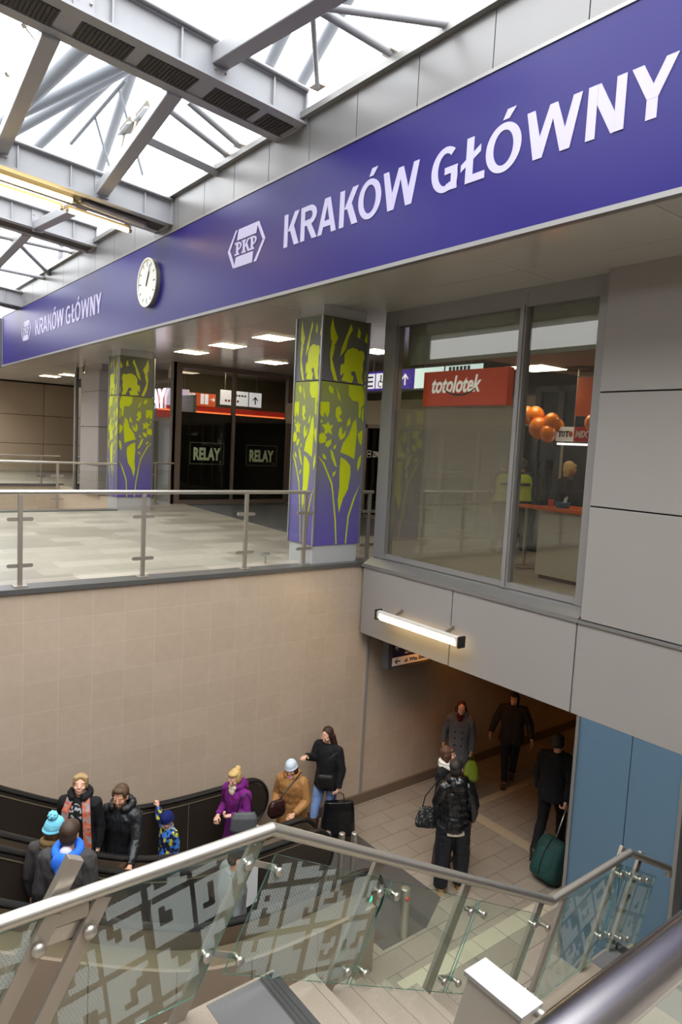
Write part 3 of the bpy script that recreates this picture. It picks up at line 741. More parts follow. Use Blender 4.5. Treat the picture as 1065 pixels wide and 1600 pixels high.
# skylight glass and the tubes of the mast outside
skyg = glass('skylight_pane', (250, 252, 252), .15)
def sky_pane(y0, z0, y1, z1):
    mb = MB()
    for a, b in ((5.25, 2.55), (2.52, -.2), (-.23, -3)):
        z = lambda x: (5.3 - x) * .088
        mb.hexa([(a, y0, z0 + z(a)), (b, y0, z0 + z(b)), (b, y1, z1 + z(b)), (a, y1, z1 + z(a)), (a, y0, z0 + z(a) + .02), (b, y0, z0 + z(b) + .02), (b, y1, z1 + z(b) + .02), (a, y1, z1 + z(a) + .02)])
    return mb
for i, (a, za, b, zb) in enumerate(((8.7, 6.42, 12.05, 6.05), (12.85, 6.05, 16.05, 6.4), (16.85, 6.4, 22.6, 5.9), (-3, 6.42, 7.9, 6.42))):
    tag(obj('skylight_glass', sky_pane(a, za, b, zb), skyg), kind='structure')
MK = [.94]
OUT = mat('outside_mast_tube', (104, 108, 116), .6)
def mast(label, p0, p1, r):
    EYE = V((0, 0, 1.8)); MK[0] += .06; p0, p1 = EYE + (V(p0) - EYE) * MK[0], EYE + (V(p1) - EYE) * MK[0]; r = r * MK[0]; d = (p1 - p0).normalized()
    o = tag(obj('mast_tube', MB().tube([p0 - d * 3, p1 + d * 3], r, 18), OUT, None, True), label, 'tube', 'mast tubes outside the roof')
mast('thick outside tube seen through the left skylight bay, highest of the five', (4.63, 19.8, 10), (4.9, 16.41, 10), .17)
mast('second thick outside tube from the top in the left skylight bay', (4.72, 20.28, 10), (5.67, 16.67, 10), .135)
mast('third thick outside tube from the top in the left skylight bay', (4.92, 21.3, 10), (5.74, 17.26, 10), .13)
mast('fourth thick outside tube from the top in the left skylight bay', (5.63, 21.53, 10), (5.82, 16.72, 10), .125)
mast('steep outside tube at the right end of the left skylight bay', (7.25, 21.5, 10), (6.34, 17.42, 10), .12)
mast('slanted outside tube behind the upper right skylight, left of the thin rod', (8.15, 13.65, 10), (7.71, 12.31, 10), .12)
mast('slanted outside tube behind the upper right skylight, right of the thin rod', (8.76, 12.85, 10), (8.4, 11.81, 10), .12)
tr = thing('roof_edge_frame', 'thin triangular steel frame outside the left skylight bay', 'frame', (6.25, 21.4, 10))
obj('rail', MB().tube([(6.26, 21.4, 10), (6.27, 17.2, 10.2)], .05, 8), OUT, tr, True)
for y in (19.4, 17.6): obj('stay', MB().tube([(6.27, y, 10.1), (6.9, y, 8.3)], .035, 8), OUT, tr, True)
# pale building parts seen through the glass past the ledge
hb = MB().box(7.3, 13, 7.2, 24, 6.3, 9.2)
bl = thing('rooftop_block', 'pale rooftop block seen through the glass above the sign wall', 'building', (9, 10, 6.1))
obj('wall', MB().box(7.4, 13, 5.0, 9.0, 6.1, 8.1), mat('pale_render_outside', (196, 194, 194), .7), bl)
mb = MB()
for k in range(9): mb.box(7.36, 7.4, 5.6, 7.4, 6.5 + .14 * k, 6.58 + .14 * k)
obj('louvre', mb, mat('outside_louvre', (120, 116, 112), .6), bl)
bl = thing('rooftop_block', 'pale louvred rooftop block seen through the glass at the far left below the third beam', 'building', (7.6, 20, 6.1))
obj('wall', MB().box(6.6, 9, 17.6, 22.6, 6.1, 7.6), mat('pale_render_outside', (0, 0, 0)), bl)
mb = MB()
for k in range(8): mb.box(6.57, 6.6, 18.2, 19.2, 6.3 + .12 * k, 6.36 + .12 * k)
obj('louvre', mb, mat('red_brown_louvre', (150, 120, 112), .6), bl)

db = thing('departure_board', 'edge of a pale blue slatted display board left of the violet sign end', 'display', (5.1, 26, 3.9))
obj('case', MB().box(5.2, 5.3, 25.3, 29, 3.8, 5.4), mat('board_case', (90, 92, 96), .5), db)
mb = MB()
for k in range(7): mb.box(5.18, 5.2, 25.4, 28.9, 3.95 + .2 * k, 4.1 + .2 * k)
obj('display_rows', mb, emit('pale_blue_rows', (168, 184, 230), .55), db)
# ------------------------------------------------------------------ escalators
def sp(x): return .35 * math.log(1 + math.exp(x / .35)) if x < 12 else x
def zh(x): return -2.9 + .6 * sp(2.93 - x)           # handrail height along the run
XS, XN = -4.2, 4.84                                   # top end and newel centre
esc_in = mat('dark_balustrade', (66, 57, 50), .3, .4, noise=.12, nscale=3)
esc_out = mat('bronze_balustrade', (120, 106, 90), .3, .7)
esc_clad = mat('beige_cladding', (150, 132, 114), .45, .15, noise=.05, nscale=3)
esc_deck = mat('warm_lit_deck', (138, 125, 102), .32, .65)  # yellow of the escalator skirt lighting is put into this metal colour
stepm = mat('step_metal', (92, 90, 88), .45, .7)
def balustrade(par, y, inner, th=.07):
    """solid side with a handrail; inner = +1 or -1, the side of the moving steps"""
    xs = [XS + i * (XN - XS) / 60 for i in range(61)]
    rr = .33
    topc = [(x, zh(x)) for x in xs]
    c = (XN, zh(XN) - rr)
    nose = [(c[0] + rr * math.sin(R(a)), c[1] + rr * math.cos(R(a))) for a in range(10, 181, 10)]
    a, b = (y, y + inner * th / 2), (y - inner * th / 2, y)
    body = topc + nose + [(x, zh(x) - 1.12) for x in xs[::-1]]
    def side(y0, y1, m, nm, shrink):
        mb = MB(); n = len(xs)
        for i in range(n - 1):
            x0, x1 = xs[i], xs[i + 1]
            mb.hexa([(x0, y0, zh(x0) - 1.12), (x1, y0, zh(x1) - 1.12), (x1, y1, zh(x1) - 1.12), (x0, y1, zh(x0) - 1.12), (x0, y0, zh(x0) - .03), (x1, y0, zh(x1) - .03), (x1, y1, zh(x1) - .03), (x0, y1, zh(x0) - .03)])
        r_ = rr - .03
        mb.prism([(c[0], c[1] + r_)] + [(c[0] + r_ * math.sin(R(q)), c[1] + r_ * math.cos(R(q))) for q in range(10, 181, 10)] + [(c[0], zh(XN) - 1.12)], lambda u, v, w: V((u, w, v)), min(y0, y1), max(y0, y1))
        return obj(nm, mb, m, par)
    side(min(a), max(a), esc_in, 'inner_panel', 0); side(min(b), max(b), esc_out, 'outer_panel', 0)
    path = [(x, y, z + .0) for x, z in topc] + [(x, y, z) for x, z in nose] + [(XN - .25, y, c[1] - rr)]
    obj('handrail', MB().tube(path, .042, 12, flat=(1.05, .62)), RUBBER, par, True)
    mb = MB()
    for x in [XN - .9 - 1.15 * k for k in range(7)]:
        sl = .02
        mb.bar((x, y + inner * (th / 2 + .001), zh(x) - 1.0), (x, y + inner * (th / 2 + .001), zh(x) - .07), .008, .006)
    obj('joint_strip', mb, STEELD, par)
    mb = MB().tube([(x, y + inner * (th / 2), zh(x) - .075) for x in xs], .008, 6)
    obj('top_trim', mb, esc_deck, par)
def escalator(name, label, ya, yb):
    t = thing(name, label, 'escalator', (XN, (ya + yb) / 2, ZF), 'escalators')
    balustrade(t, ya, 1); balustrade(t, yb, -1)
    i0, i1 = ya + .1, yb - .1
    for sgn, y in ((1, ya), (-1, yb)):
        y0, y1 = sorted((y + sgn * .035, y + sgn * .13)); mb = MB()
        xs = [XS + i * (XN - XS) / 40 for i in range(41)]
        for p, q in zip(xs[:-1], xs[1:]):
            mb.hexa([(p, y0, zh(p) - 1.2), (q, y0, zh(q) - 1.2), (q, y1, zh(q) - 1.2), (p, y1, zh(p) - 1.2), (p, y0, zh(p) - .86), (q, y0, zh(q) - .86), (q, y1, zh(q) - .92), (p, y1, zh(p) - .92)])
        obj('skirt', mb, esc_deck, t)
    k = 0; x = 4.3
    proto = None
    while x > XS:
        z = zh(x) - 1.045
        if proto is None:
            proto = obj('step', MB().box(x - .2, x + .2, ya + .13, yb - .13, z - .35, z), stepm, t); px, pz = x, z
        else:
            c = proto.copy(); C.objects.link(c); c.parent = t; c.location = (x - px, 0, z - pz)
        x -= .4
    obj('comb_plate', MB().box(4.3, 5.35, ya + .1, yb - .1, ZF - .05, ZF + .008), mat('comb_metal', (120, 118, 116), .4, .8, noise=.1, nscale=80), t)
    return t
e1 = escalator('escalator', 'escalator along the beige tiled wall, carrying people up to the left', 6.78, 8.0)
e2 = escalator('escalator', 'nearer escalator, behind the glass with white city map print', 5.5, 6.46)
# metal deck between the two escalators and the clad side of the nearer one
dk = MB(); cl = MB(); d2_ = MB(); xs = [XS + i * (XN + .05 - XS) / 50 for i in range(51)]
for p, q in zip(xs[:-1], xs[1:]):
    dk.hexa([(p, 6.5, zh(p) - 1.2), (q, 6.5, zh(q) - 1.2), (q, 6.74, zh(q) - 1.2), (p, 6.74, zh(p) - 1.2), (p, 6.5, zh(p) - .16), (q, 6.5, zh(q) - .16), (q, 6.74, zh(q) - .1), (p, 6.74, zh(p) - .1)])
    d2_.hexa([(p, 5.31, zh(p) - .4), (q, 5.31, zh(q) - .4), (q, 5.47, zh(q) - .4), (p, 5.47, zh(p) - .4), (p, 5.31, zh(p) - .3), (q, 5.31, zh(q) - .3), (q, 5.47, zh(q) - .2), (p, 5.47, zh(p) - .2)])
obj('middle_deck', dk, mat('brown_metal_deck', (128, 112, 96), .35, .6), e1)
obj('outer_deck', d2_, esc_deck, e2)
k = 0; x0 = XN + .05
while x0 > XS:
    x1 = max(XS, x0 - .78); n = 6
    for i in range(n):
        p = x0 - .006 + (x1 - x0 + .012) * i / n; q = x0 - .006 + (x1 - x0 + .012) * (i + 1) / n
        cl.hexa([(q, 5.28, ZF), (p, 5.28, ZF), (p, 5.34, ZF), (q, 5.34, ZF), (q, 5.28, zh(q) - .29), (p, 5.28, zh(p) - .29), (p, 5.34, zh(p) - .29), (q, 5.34, zh(q) - .29)])
    x0 = x1
cl.box(XS, XN + .04, 5.345, 5.36, ZF, -3.3)
obj('side_cladding', cl, esc_clad, e2)
obj('direction_badge', MB().tube([(4.86, 5.39, zh(4.86) - .235), (4.86, 5.385, zh(4.86) - .228)], .055, 20), emit('green_badge', (60, 190, 160), .7), e2, label='small round green glowing badge')
nt_ = thing('notice_sheet', 'white notice sheet with small coloured symbols on the balustrade of the nearer escalator', 'notice', (3.9, 6.38, -3.4))
nf = lambda u, v, w=0: V((3.72 + u, 6.405 - w, -3.52 + v))
obj('sheet', MB().prism([(0, 0), (.34, .06), (.34, .56), (0, .5)], nf, 0, .006), mat('notice_white', (222, 220, 218), .5), nt_)
mb = MB()
for k in range(4): mb.prism([(a + .0, b + .02) for a, b in arc(.06, .1 + .1 * k, .03, .03, 0, 330, 11)], nf, .006, .008)
obj('symbols', mb, mat('notice_red', (176, 60, 100), .5), nt_)
# bollards and posts at the foot of the escalators
def bollard(label, x, y, h, r=.055):
    t = thing('steel_bollard', label, 'bollard', (x, y, ZF), 'steel bollards')
    obj('tube', MB().tube([(x, y, ZF), (x, y, ZF + h)], r, 20), STEEL, t, True)
    obj('cap', MB().ell((x, y, ZF + h), (r, r, .012), 18, 6), STEELD, t, True)
    return t
bo = bollard('short steel bollard behind the stair glass, in front of the nearer escalator', 5.55, 5.5, .6)
obj('red_switch', MB().ell((5.54, 5.45, ZF + .5), (.03, .02, .03)), mat('red_plastic', (190, 60, 40), .4), bo)
for k, (x, y, lb) in enumerate(((5.22, 6.62, 'left of three'), (5.36, 6.5, 'middle of three'), (5.5, 6.42, 'right of three'))):
    bollard('slim steel post standing between the two escalator ends, ' + lb, x, y, .85, .04)

# ------------------------------------------------------------------ stair railing with map glass
YR = 3.0
SLP = math.atan(RISE / TREAD); LEAN = V((math.sin(SLP), 0, math.cos(SLP)))
RT = .035
PA, PB, PC = V((1.981, YR, -.28)), V((4.668, YR, -1.72)), V((5.83, YR, -1.705))
PD = PC + V((.78, 0, -.42))
rl = thing('stair_railing', 'steel stair railing with tilted flat posts and printed glass panels down the lower stairs', 'railing', (XA, YR, ZA))
Lft = V((-2.2, YR, -.28))
obj('handrail', MB().tube([Lft, PA], RT, 20).ell(PA, RT, 20, 12), STEEL, rl, True, label='level handrail over the landing')
obj('handrail', MB().tube([PA, PB], RT, 20).ell(PB, RT, 20, 12), STEEL, rl, True, label='sloping handrail over the upper flight')
obj('handrail', MB().tube([PB, PC], RT * .95, 20).ell(PC, RT * .95, 20, 12), STEEL, rl, True, label='level handrail over the lower landing')
obj('handrail', MB().tube([PC, PD], RT * .95, 20).tube([PD - V((.02, 0, 0)), PD + V((.02, 0, -.02)), PD + V((.015, 0, -.09))], RT * .8, 16), STEEL, rl, True, label='short handrail end over the last flight')
def flatpost(p, L, wd=.08, th=.03, y=YR + .055, up=0., nm='post'):
    p = V((p.x, y, p.z)); a = p + LEAN * up; b = p - LEAN * L
    po = obj(nm, MB().bar(a, b, wd, th, (0, 1, 0)), STEELD, rl, bevel=.003)
    return po
def stud(mb, p, r=.022, y=YR):
    p = V((p.x, y, p.z)); mb.tube([p + V((0, -.018, 0)), p + V((0, .035, 0))], r * .6, 12).ell(p + V((0, -.022, 0)), (r * 1.25, r * .8, r * 1.25), 14, 10)
def link(p, q):
    mb = MB(); mb.bar(V((p.x, YR + .03, p.z)), V((q.x, YR + .03, q.z)), .03, .012); stud(mb, p); stud(mb, q); obj('glass_holder', mb, STEEL, rl, True)
# landing: main post reaching above the rail, and two flat bars that clasp the glass edges
for sh in (0., -1.46):
    c = V((.88 + sh, 0, -.28)); flatpost(c, 1.05, .075, .05, YR + .07, .17)
    obj('saddle', MB().box(.80 + sh, 1.0 + sh, YR - .01, YR + .1, -.385, -.315), STEELD, rl)
    fa, fb = V((.85 + sh, 0, -.31)), V((1.07 + sh, 0, -.315))
    flatpost(fa, .92, .075, .03, YR - .0, 0, 'glass_bar'); flatpost(fb, .92, .075, .03, YR - .0, 0, 'glass_bar')
    for dl in (.15, .78):
        p = fa - LEAN * dl; q = fb - LEAN * dl; mb = MB().bar((p.x, YR + .03, p.z), (q.x, YR + .03, q.z), .07, .02); stud(mb, p, .026, YR - .015); stud(mb, q, .026, YR - .015); obj('cross_bar', mb, STEEL, rl, True)
# corner post and posts down the flight
S1 = (PB - PA)
pp = [PA + V((-.02, 0, -.01))] + [PA + S1 * k for k in (.325, .646, .985)]
for k, p in enumerate(pp): flatpost(p, 1.05)
flatpost(PB + V((.19, 0, -.03)), .76, .06, .03, YR - .0, 0, 'glass_bar')
for p in (PC + V((-.05, 0, 0)), PC + V((.3, 0, -.17))): flatpost(p, 1.15, .07, .03, YR + .05, .05)
# glass panels
def frit_cells(poly, seed, rot, cell=.034, gap=.012):
    """print on the glass: rotated city blocks with courtyards, as small cells inside the pane"""
    rnd = random.Random(seed); out = []
    us = [p[0] for p in poly]; vs = [p[1] for p in poly]
    cu, cv = sum(us) / len(us), sum(vs) / len(vs)
    def inside(u, v):
        s = None
        for i in range(len(poly)):
            a, b = poly[i], poly[(i + 1) % len(poly)]
            c = (b[0] - a[0]) * (v - a[1]) - (b[1] - a[1]) * (u - a[0])
            if s is None: s = c > 0
            elif (c > 0) != s: return False
        return True
    ca, sa = math.cos(rot), math.sin(rot); B = 7
    n = 40; blocks = {}
    for i in range(-n, n):
        for j in range(-n, n):
            bi, bj = i // B, j // (B + 1); key = (bi, bj)
            if key not in blocks:
                g = [[1] * (B + 1) for _ in range(B)]
                for _ in range(rnd.randint(1, 3)):
                    a, b = rnd.randint(1, B - 3), rnd.randint(1, B - 2)
                    for x in range(a, a + rnd.randint(1, 3)):
                        for y in range(b, b + rnd.randint(1, 3)):
                            if x < B and y < B + 1: g[x][y] = 0
                if rnd.random() < .25:
                    for x in range(rnd.randint(3, 5), B):
                        for y in range(rnd.randint(3, 5), B + 1): g[x][y] = 0
                if rnd.random() < .06: g = [[0] * (B + 1) for _ in range(B)]
                blocks[key] = (g, rnd.uniform(-.012, .012))
            g, of = blocks[key]; x, y = i % B, j % (B + 1)
            if x == B - 1 or y == B or not g[x][y]: continue
            q = [(cu + (a * ca - b * sa) * cell + of, cv + (a * sa + b * ca) * cell) for a, b in ((i, j), (i + 1, j), (i + 1, j + 1), (i, j + 1))]
            if all(inside(*p) for p in q): out.append(q)
    return out
def frit_material():
    m = bpy.data.materials.new('white_map_print'); m.use_nodes = True; t = m.node_tree; b = t.nodes['Principled BSDF']
    b.inputs['Base Color'].default_value = (*lin((204, 214, 212)), 1); b.inputs['Roughness'].default_value = .5
    tcd = t.nodes.new('ShaderNodeTexCoord'); mp = t.nodes.new('ShaderNodeMapping'); mp.inputs['Rotation'].default_value = (0, R(25), 0)
    sp_ = t.nodes.new('ShaderNodeSeparateXYZ'); t.links.new(tcd.outputs['Object'], mp.inputs[0]); t.links.new(mp.outputs[0], sp_.inputs[0])
    br = t.nodes.new('ShaderNodeTexBrick'); cb = t.nodes.new('ShaderNodeCombineXYZ')
    t.links.new(sp_.outputs['X'], cb.inputs['X']); t.links.new(sp_.outputs['Z'], cb.inputs['Y']); t.links.new(cb.outputs[0], br.inputs['Vector'])
    br.inputs['Scale'].default_value = 1; br.inputs['Brick Width'].default_value = .03; br.inputs['Row Height'].default_value = .008; br.inputs['Mortar Size'].default_value = .0019; br.inputs['Mortar Smooth'].default_value = 0
    br.inputs['Color1'].default_value = (.6, .6, .6, 1); br.inputs['Color2'].default_value = (.6, .6, .6, 1); br.inputs['Mortar'].default_value = (.04, .04, .04, 1)
    t.links.new(br.outputs['Color'], b.inputs['Alpha'])
    return m
FRIT = frit_material(); SG = glass('stair_pane', (244, 250, 246), 1.0); EDGE = glass('green_glass_edge', (150, 200, 186), 1.5, 0, .3, (120, 170, 158))
def pane(poly, seed=None, rot=0., label=None):
    f = lambda u, v, w: V((u, YR - .005 + w, v)); mb = MB()
    mb.prism(poly, f, 0, .010)
    mb.bm.faces.ensure_lookup_table()
    for fc in mb.bm.faces:
        if abs(fc.normal.y) < .5 and len(fc.verts) == 4 and abs(fc.calc_center_median().y - YR) < .004: fc.material_index = 1
    if seed is not None:
        for q in frit_cells(poly, seed, rot): mb._f([mb.bm.verts.new(f(u, v, -.0008)) for u, v in q], 2)
    me_ = obj('glass_panel', mb, [SG, EDGE, FRIT], rl, label=label)
tl = math.tan(SLP)
pane([(1.10, -.325), (1.93, -.335), (1.55, -1.05), (.72, -1.05)], 3, R(8), 'glass panel printed with white city blocks')
pane([(-.36, -.325), (.83, -.325), (.45, -1.05), (-.74, -1.05)], 11, R(-6), 'glass panel printed with white city blocks')
def along(s, d):
    p = PA + S1.normalized() * s - LEAN * d; return (p.x, p.z)
LB = S1.length
pane([along(.1, .12), along(1.08, .12), along(1.08, .76), along(.1, .76)], 5, R(-14), 'glass panel printed with white city blocks')
pane([along(1.11, .12), along(2.08, .12), along(2.08, .76), along(1.11, .76)], None)
pane([along(2.11, .12), along(2.95, .12), along(2.95, .76), along(2.11, .76)], None)
pane([(4.92, -1.79), (5.74, -1.79), (5.34, -2.54), (4.52, -2.54)], 8, R(20), 'glass panel with sparse white print')
pane([(5.80, -1.82), (6.38, -2.13), (6.04, -2.77), (5.46, -2.46)], 9, R(-28), 'glass panel with sparse white print')
for s in (1.095, 2.095):
    for d in (.2, .68):
        a, b = along(s - .075, d), along(s + .09, d); link(V((a[0], 0, a[1])), V((b[0], 0, b[1])))
for d in (.2, .68):
    a, b = along(-.06, d), along(.16, d); link(V((a[0], 0, a[1])), V((b[0], 0, b[1])))
    a, b = along(2.9, d), along(3.1, d); link(V((a[0], 0, a[1])), V((b[0], 0, b[1])))
for d in (.12, .66):
    p = PC + V((-.02, 0, 0)) - LEAN * (d + .05); link(V((p.x - .05, 0, p.z)), V((p.x + .1, 0, p.z - .05)))
    p = PC + V((.33, 0, -.17)) - LEAN * (d + .05); link(V((p.x - .05, 0, p.z)), V((p.x + .08, 0, p.z - .05)))
# the near railing at the lower right corner
nr = thing('gallery_railing', 'close steel railing at the lower right corner, its flat post cap catching white light', 'railing', (.75, .5, 0))
ny, nz = .47, 1.03
obj('handrail', MB().tube([(.2, ny, nz), (3.6, ny, nz)], .036, 28), mat('polished_steel', (138, 134, 136), .24, 1.), nr, True)
def near_post(x):
    obj('post', MB().hexa([(x - .34, ny + .055, .3), (x - .30, ny + .055, .3), (x - .30, ny + .15, .3), (x - .34, ny + .15, .3), (x - .02, ny + .055, 1.03), (x + .02, ny + .055, 1.03), (x + .02, ny + .15, 1.03), (x - .02, ny + .15, 1.03)]), STEELD, nr, bevel=.002)
    obj('cap', MB().box(x - .024, x + .024, ny + .05, ny + .155, 1.03, 1.037), mat('pale_cap', (150, 148, 145), .45, .2), nr, label='pale rectangular post cap')
    obj('pin', MB().tube([(x + .015, ny + .06, 1.025), (x + .015, ny, 1.025)], .008, 10), STEEL, nr, True)
near_post(.787); near_post(2.4)
obj('glass_panel', MB().box(.95, 2.3, ny + .1, ny + .112, .15, .9), SG, nr)
# ------------------------------------------------------------------ dark shop front at the back
RY = 17.8
brown = mat('brown_shop_frame', (120, 106, 96), .45)
fs = MB()
for a, b in ((7.95, 8.2), (9.78, 9.86), (11.62, 11.9)): fs.box(a, b, RY - .05, RY + .1, 0, 3.83)
fs.box(7.95, 11.9, RY - .04, RY + .08, 3.7, 3.83).box(7.95, 11.9, RY - .04, RY + .08, 0, .1).box(11.9, 14, RY, RY + .1, 0, 3.83)
win2 = struct('window_2', fs, brown)
for a, b in ((8.2, 9.78), (9.86, 11.62)):
    obj('pane', MB().box(a, b, RY, RY + .012, .1, 3.7), glass('shop_pane', (0, 0, 0)), win2)
    obj('dark_film', MB().box(a, b, RY + .016, RY + .03, .1, 2.52), mat('black_film', (24, 24, 22), .25), win2, label='black film on the lower pane')
def relay(label, x0):
    t = thing('shop_name_sticker', label, 'sticker', (x0, RY, 1.3), None)
    f = lambda u, v, w=0: V((x0 + u, RY - .002 - w, 1.1 + v))
    mb = MB(); put_text(mb, 'RELAY', .46, f, .1, .13, .001, bold=.019, xs=.62, ext=.001); obj('letters', mb, mat('pale_green_letters', (190, 208, 170), .5), t)
    mb = MB()
    for a, b, c, d in ((0, 0, 1.05, .012), (0, .59, 1.05, .602), (0, 0, .012, .6), (1.038, 0, 1.05, .6)): mb.prism([(a, b), (c, b), (c, d), (a, d)], f, 0, .002)
    mb.ell(f(.95, .07), (.02, .003, .03)); obj('frame', mb, mat('dull_green_line', (110, 124, 100), .5), t)
relay('pale green RELAY lettering in a thin frame on the left black shop pane', 8.5)
relay('pale green RELAY lettering in a thin frame on the right black shop pane', 10.28)
rb = thing('shop_glow_band', 'added red and orange glow for the lit shop interior, above its black panes', 'sign', (8.1, 19.2, 2.5))  # glowing band added to stand for the red lit interior
obj('red_band', MB().box(8.1, 12.5, 19.2, 19.25, 2.35, 2.78), emit('red_band_glow', (150, 34, 22), .5), rb)
obj('orange_line', MB().box(8.1, 12.5, 19.12, 19.15, 2.58, 2.62), emit('orange_line_glow', (255, 130, 70), 1.2), rb)
obj('orange_band', MB().box(8.1, 9.95, 19.18, 19.2, 2.78, 3.16), emit('orange_band_glow', (206, 92, 50), .5), rb)
struct('wall_shop_back', MB().box(8.1, 13.8, 20.2, 20.3, 0, 3.83), mat('olive_shop_wall', (120, 122, 92), .7))
ib = thing('mirrored_sign_panel', 'pair of white glowing panels with a black arrow, built for signs mirrored in the shop glass, upper right', 'sign', (9.95, 18.9, 2.9))  # glowing panels that stand for reflections in the shop glass
obj('hanger', MB().box(10.1, 10.12, 18.9, 18.92, 3.2, 3.83).box(11.2, 11.22, 18.9, 18.92, 3.2, 3.83), STEELD, ib)
f = lambda u, v, w=0: V((9.95 + u, 18.9 - w, 2.86 + v))
obj('panel', MB().prism([(0, 0), (.95, 0), (.95, .44), (0, .44)], f, 0, .03).prism([(1.0, 0), (1.42, 0), (1.42, .44), (1.0, .44)], f, 0, .03), emit('sign_glow_white', (222, 222, 228), .75), ib)
mb = MB(); arrow(mb, f, 1.2, .2, .12, .031, .034, 90)
for k in range(5): mb.prism([(.4 + .1 * k, .28), (.47 + .1 * k, .28), (.47 + .1 * k, .33), (.4 + .1 * k, .33)], f, .031, .034)
obj('arrow', mb, BLACK, ib)
mb = MB()
for k in range(5): mb.prism([(.15 + .1 * k, .1), (.22 + .1 * k, .1), (.22 + .1 * k, .16), (.15 + .1 * k, .16)], f, .031, .034)
obj('red_marks', mb, mat('sign_red', (180, 50, 60), .5), ib)
ib = thing('mirrored_sign_panel', 'white and mauve glowing panel, built for a sign mirrored in the shop glass, at the left', 'sign', (8.2, 18.9, 2.8))  # another panel modelled in place of a reflection in the glass
obj('hanger', MB().box(8.3, 8.32, 18.9, 18.92, 3.1, 3.83).box(8.8, 8.82, 18.9, 18.92, 3.1, 3.83), STEELD, ib)
f = lambda u, v, w=0: V((8.22 + u, 18.9 - w, 2.72 + v))
obj('panel', MB().prism([(0, 0), (.72, 0), (.72, .48), (0, .48)], f, 0, .03), emit('sign_glow_mauve', (214, 196, 214), .75), ib)
mb = MB()
for k in range(4): mb.prism([(.28 + .08 * k, .12), (.34 + .08 * k, .12), (.34 + .08 * k, .19), (.28 + .08 * k, .19)], f, .031, .034)
mb.prism([(.3, .3), (.4, .3), (.4, .36), (.3, .36)], f, .031, .034); obj('marks', mb, mat('sign_violet', (96, 70, 150), .5), ib)
ib = thing('mirrored_pictograms', 'row of small white pictograms with an arrow, built for a mirrored sign, on the orange band', 'sign', (9.05, 18.9, 2.8))  # marks modelled in place of a sign's reflection in the glass
f = lambda u, v, w=0: V((9.03 + u, 19.175 - w, 2.84 + v)); mb = MB()
for u in (0, .13, .42, .56): mb.prism([(u, 0), (u + .11, 0), (u + .11, .3), (u, .3)], f, 0, .01)
arrow(mb, f, .82, .15, .08, 0, .01, 0); obj('marks', mb, emit('sign_glow_white', (0, 0, 0), 1), ib)
# side front with lit lettering, beyond the corner
sd = MB()
for a, b in ((RY - .05, RY + .1), (19.3, 19.4), (20.9, 21.0)): sd.box(7.93, 8.03, a, b, 0, 3.83)
sd.box(7.95, 8.02, RY, 21, 3.3, 3.38).box(7.95, 8.02, RY, 21, 2.25, 2.35)
w4 = struct('window_4', sd, brown)
obj('pane', MB().box(7.97, 7.98, RY + .1, 21, 0, 3.83), glass('clear_pane'), w4)
rs = thing('lit_shop_name', 'white lit RELAY letters high on the side front, seen edge on past the far column', 'sign', (7.93, 18.6, 2.7))
f = lambda u, v, w=0: V((7.93 - w, 20.3 - u, 2.62 + v)); mb = MB()
put_text(mb, 'RELAY', .72, f, 0, 0, .01, bold=.02, xs=1.0, ext=.01); obj('letters', mb, emit('letter_glow', (236, 236, 255), 2.2), rs)
obj('poster', MB().box(8.3, 8.32, 18.2, 19.1, .4, 2.1), mat('grey_poster', (176, 176, 180), .5), w4)
obj('poster_mark', MB().box(8.285, 8.3, 18.3, 18.7, 1.0, 1.4), mat('green_mark', (90, 150, 84), .5), w4)
struct('wall_shop_side', MB().box(8.6, 8.7, RY + .1, 20.2, 0, 3.0), mat('pale_interior', (166, 164, 166), .6))

# ------------------------------------------------------------------ corridor behind the columns
PX = 10.5
sg = thing('lit_direction_sign', 'long lit sign box with pictograms and an up arrow, behind the near column', 'sign', (PX, 11, 3.1))
f = lambda u, v, w=0: V((PX - w, 13.2 - u, 3.1 + v))
obj('box', MB().box(PX, PX + .2, 9.2, 13.2, 3.08, 3.56), mat('sign_box_grey', (0, 0, 0)), sg)
obj('violet_field', MB().prism([(0, .02), (2.08, .02), (2.08, .44), (0, .44)], f, 0, .01), emit('violet_glow', (62, 40, 160), .45), sg)
obj('white_field', MB().prism([(2.1, .02), (2.95, .02), (2.95, .44), (2.1, .44)], f, 0, .01).prism([(3.0, .02), (4, .02), (4, .44), (3.0, .44)], f, 0, .01), emit('sign_glow_cool', (206, 232, 232), .85), sg)
mb = MB()
for u in (.42, .82): mb.prism([(u, .06), (u + .36, .06), (u + .36, .40), (u, .40)], f, .01, .014)
arrow(mb, f, 1.8, .23, .13, .01, .014, 90); obj('white_marks', mb, emit('sign_glow_white', (0, 0, 0), 1), sg)
mb = MB(); mb.tube([f(1.0, .36, .015), f(1.0, .3, .015), f(1.0, .2, .015), f(1.08, .2, .015), f(1.12, .1, .015)], .018, 6); strip(mb, arc(.98, .16, .08, .08, 60, 300, 14), arc(.98, .16, .055, .055, 60, 300, 14), f, .014, .018)
for k in range(3): mb.prism([(.5 + .02 * k, .1 + .1 * k), (.72, .1 + .1 * k), (.72, .14 + .1 * k), (.5 + .02 * k, .14 + .1 * k)], f, .014, .018)
for k in range(6): mb.prism([(3.1 + .1 * k, .34), (3.17 + .1 * k, .34), (3.17 + .1 * k, .42), (3.1 + .1 * k, .42)], f, .01, .014)
obj('dark_marks', mb, mat('navy_field', (0, 0, 0)), sg)
for y in (12.6, 10.9, 9.6): obj('hanger', MB().tube([(PX + .1, y, 3.56), (PX + .1, y, 3.83)], .015, 8), STEELD, sg)
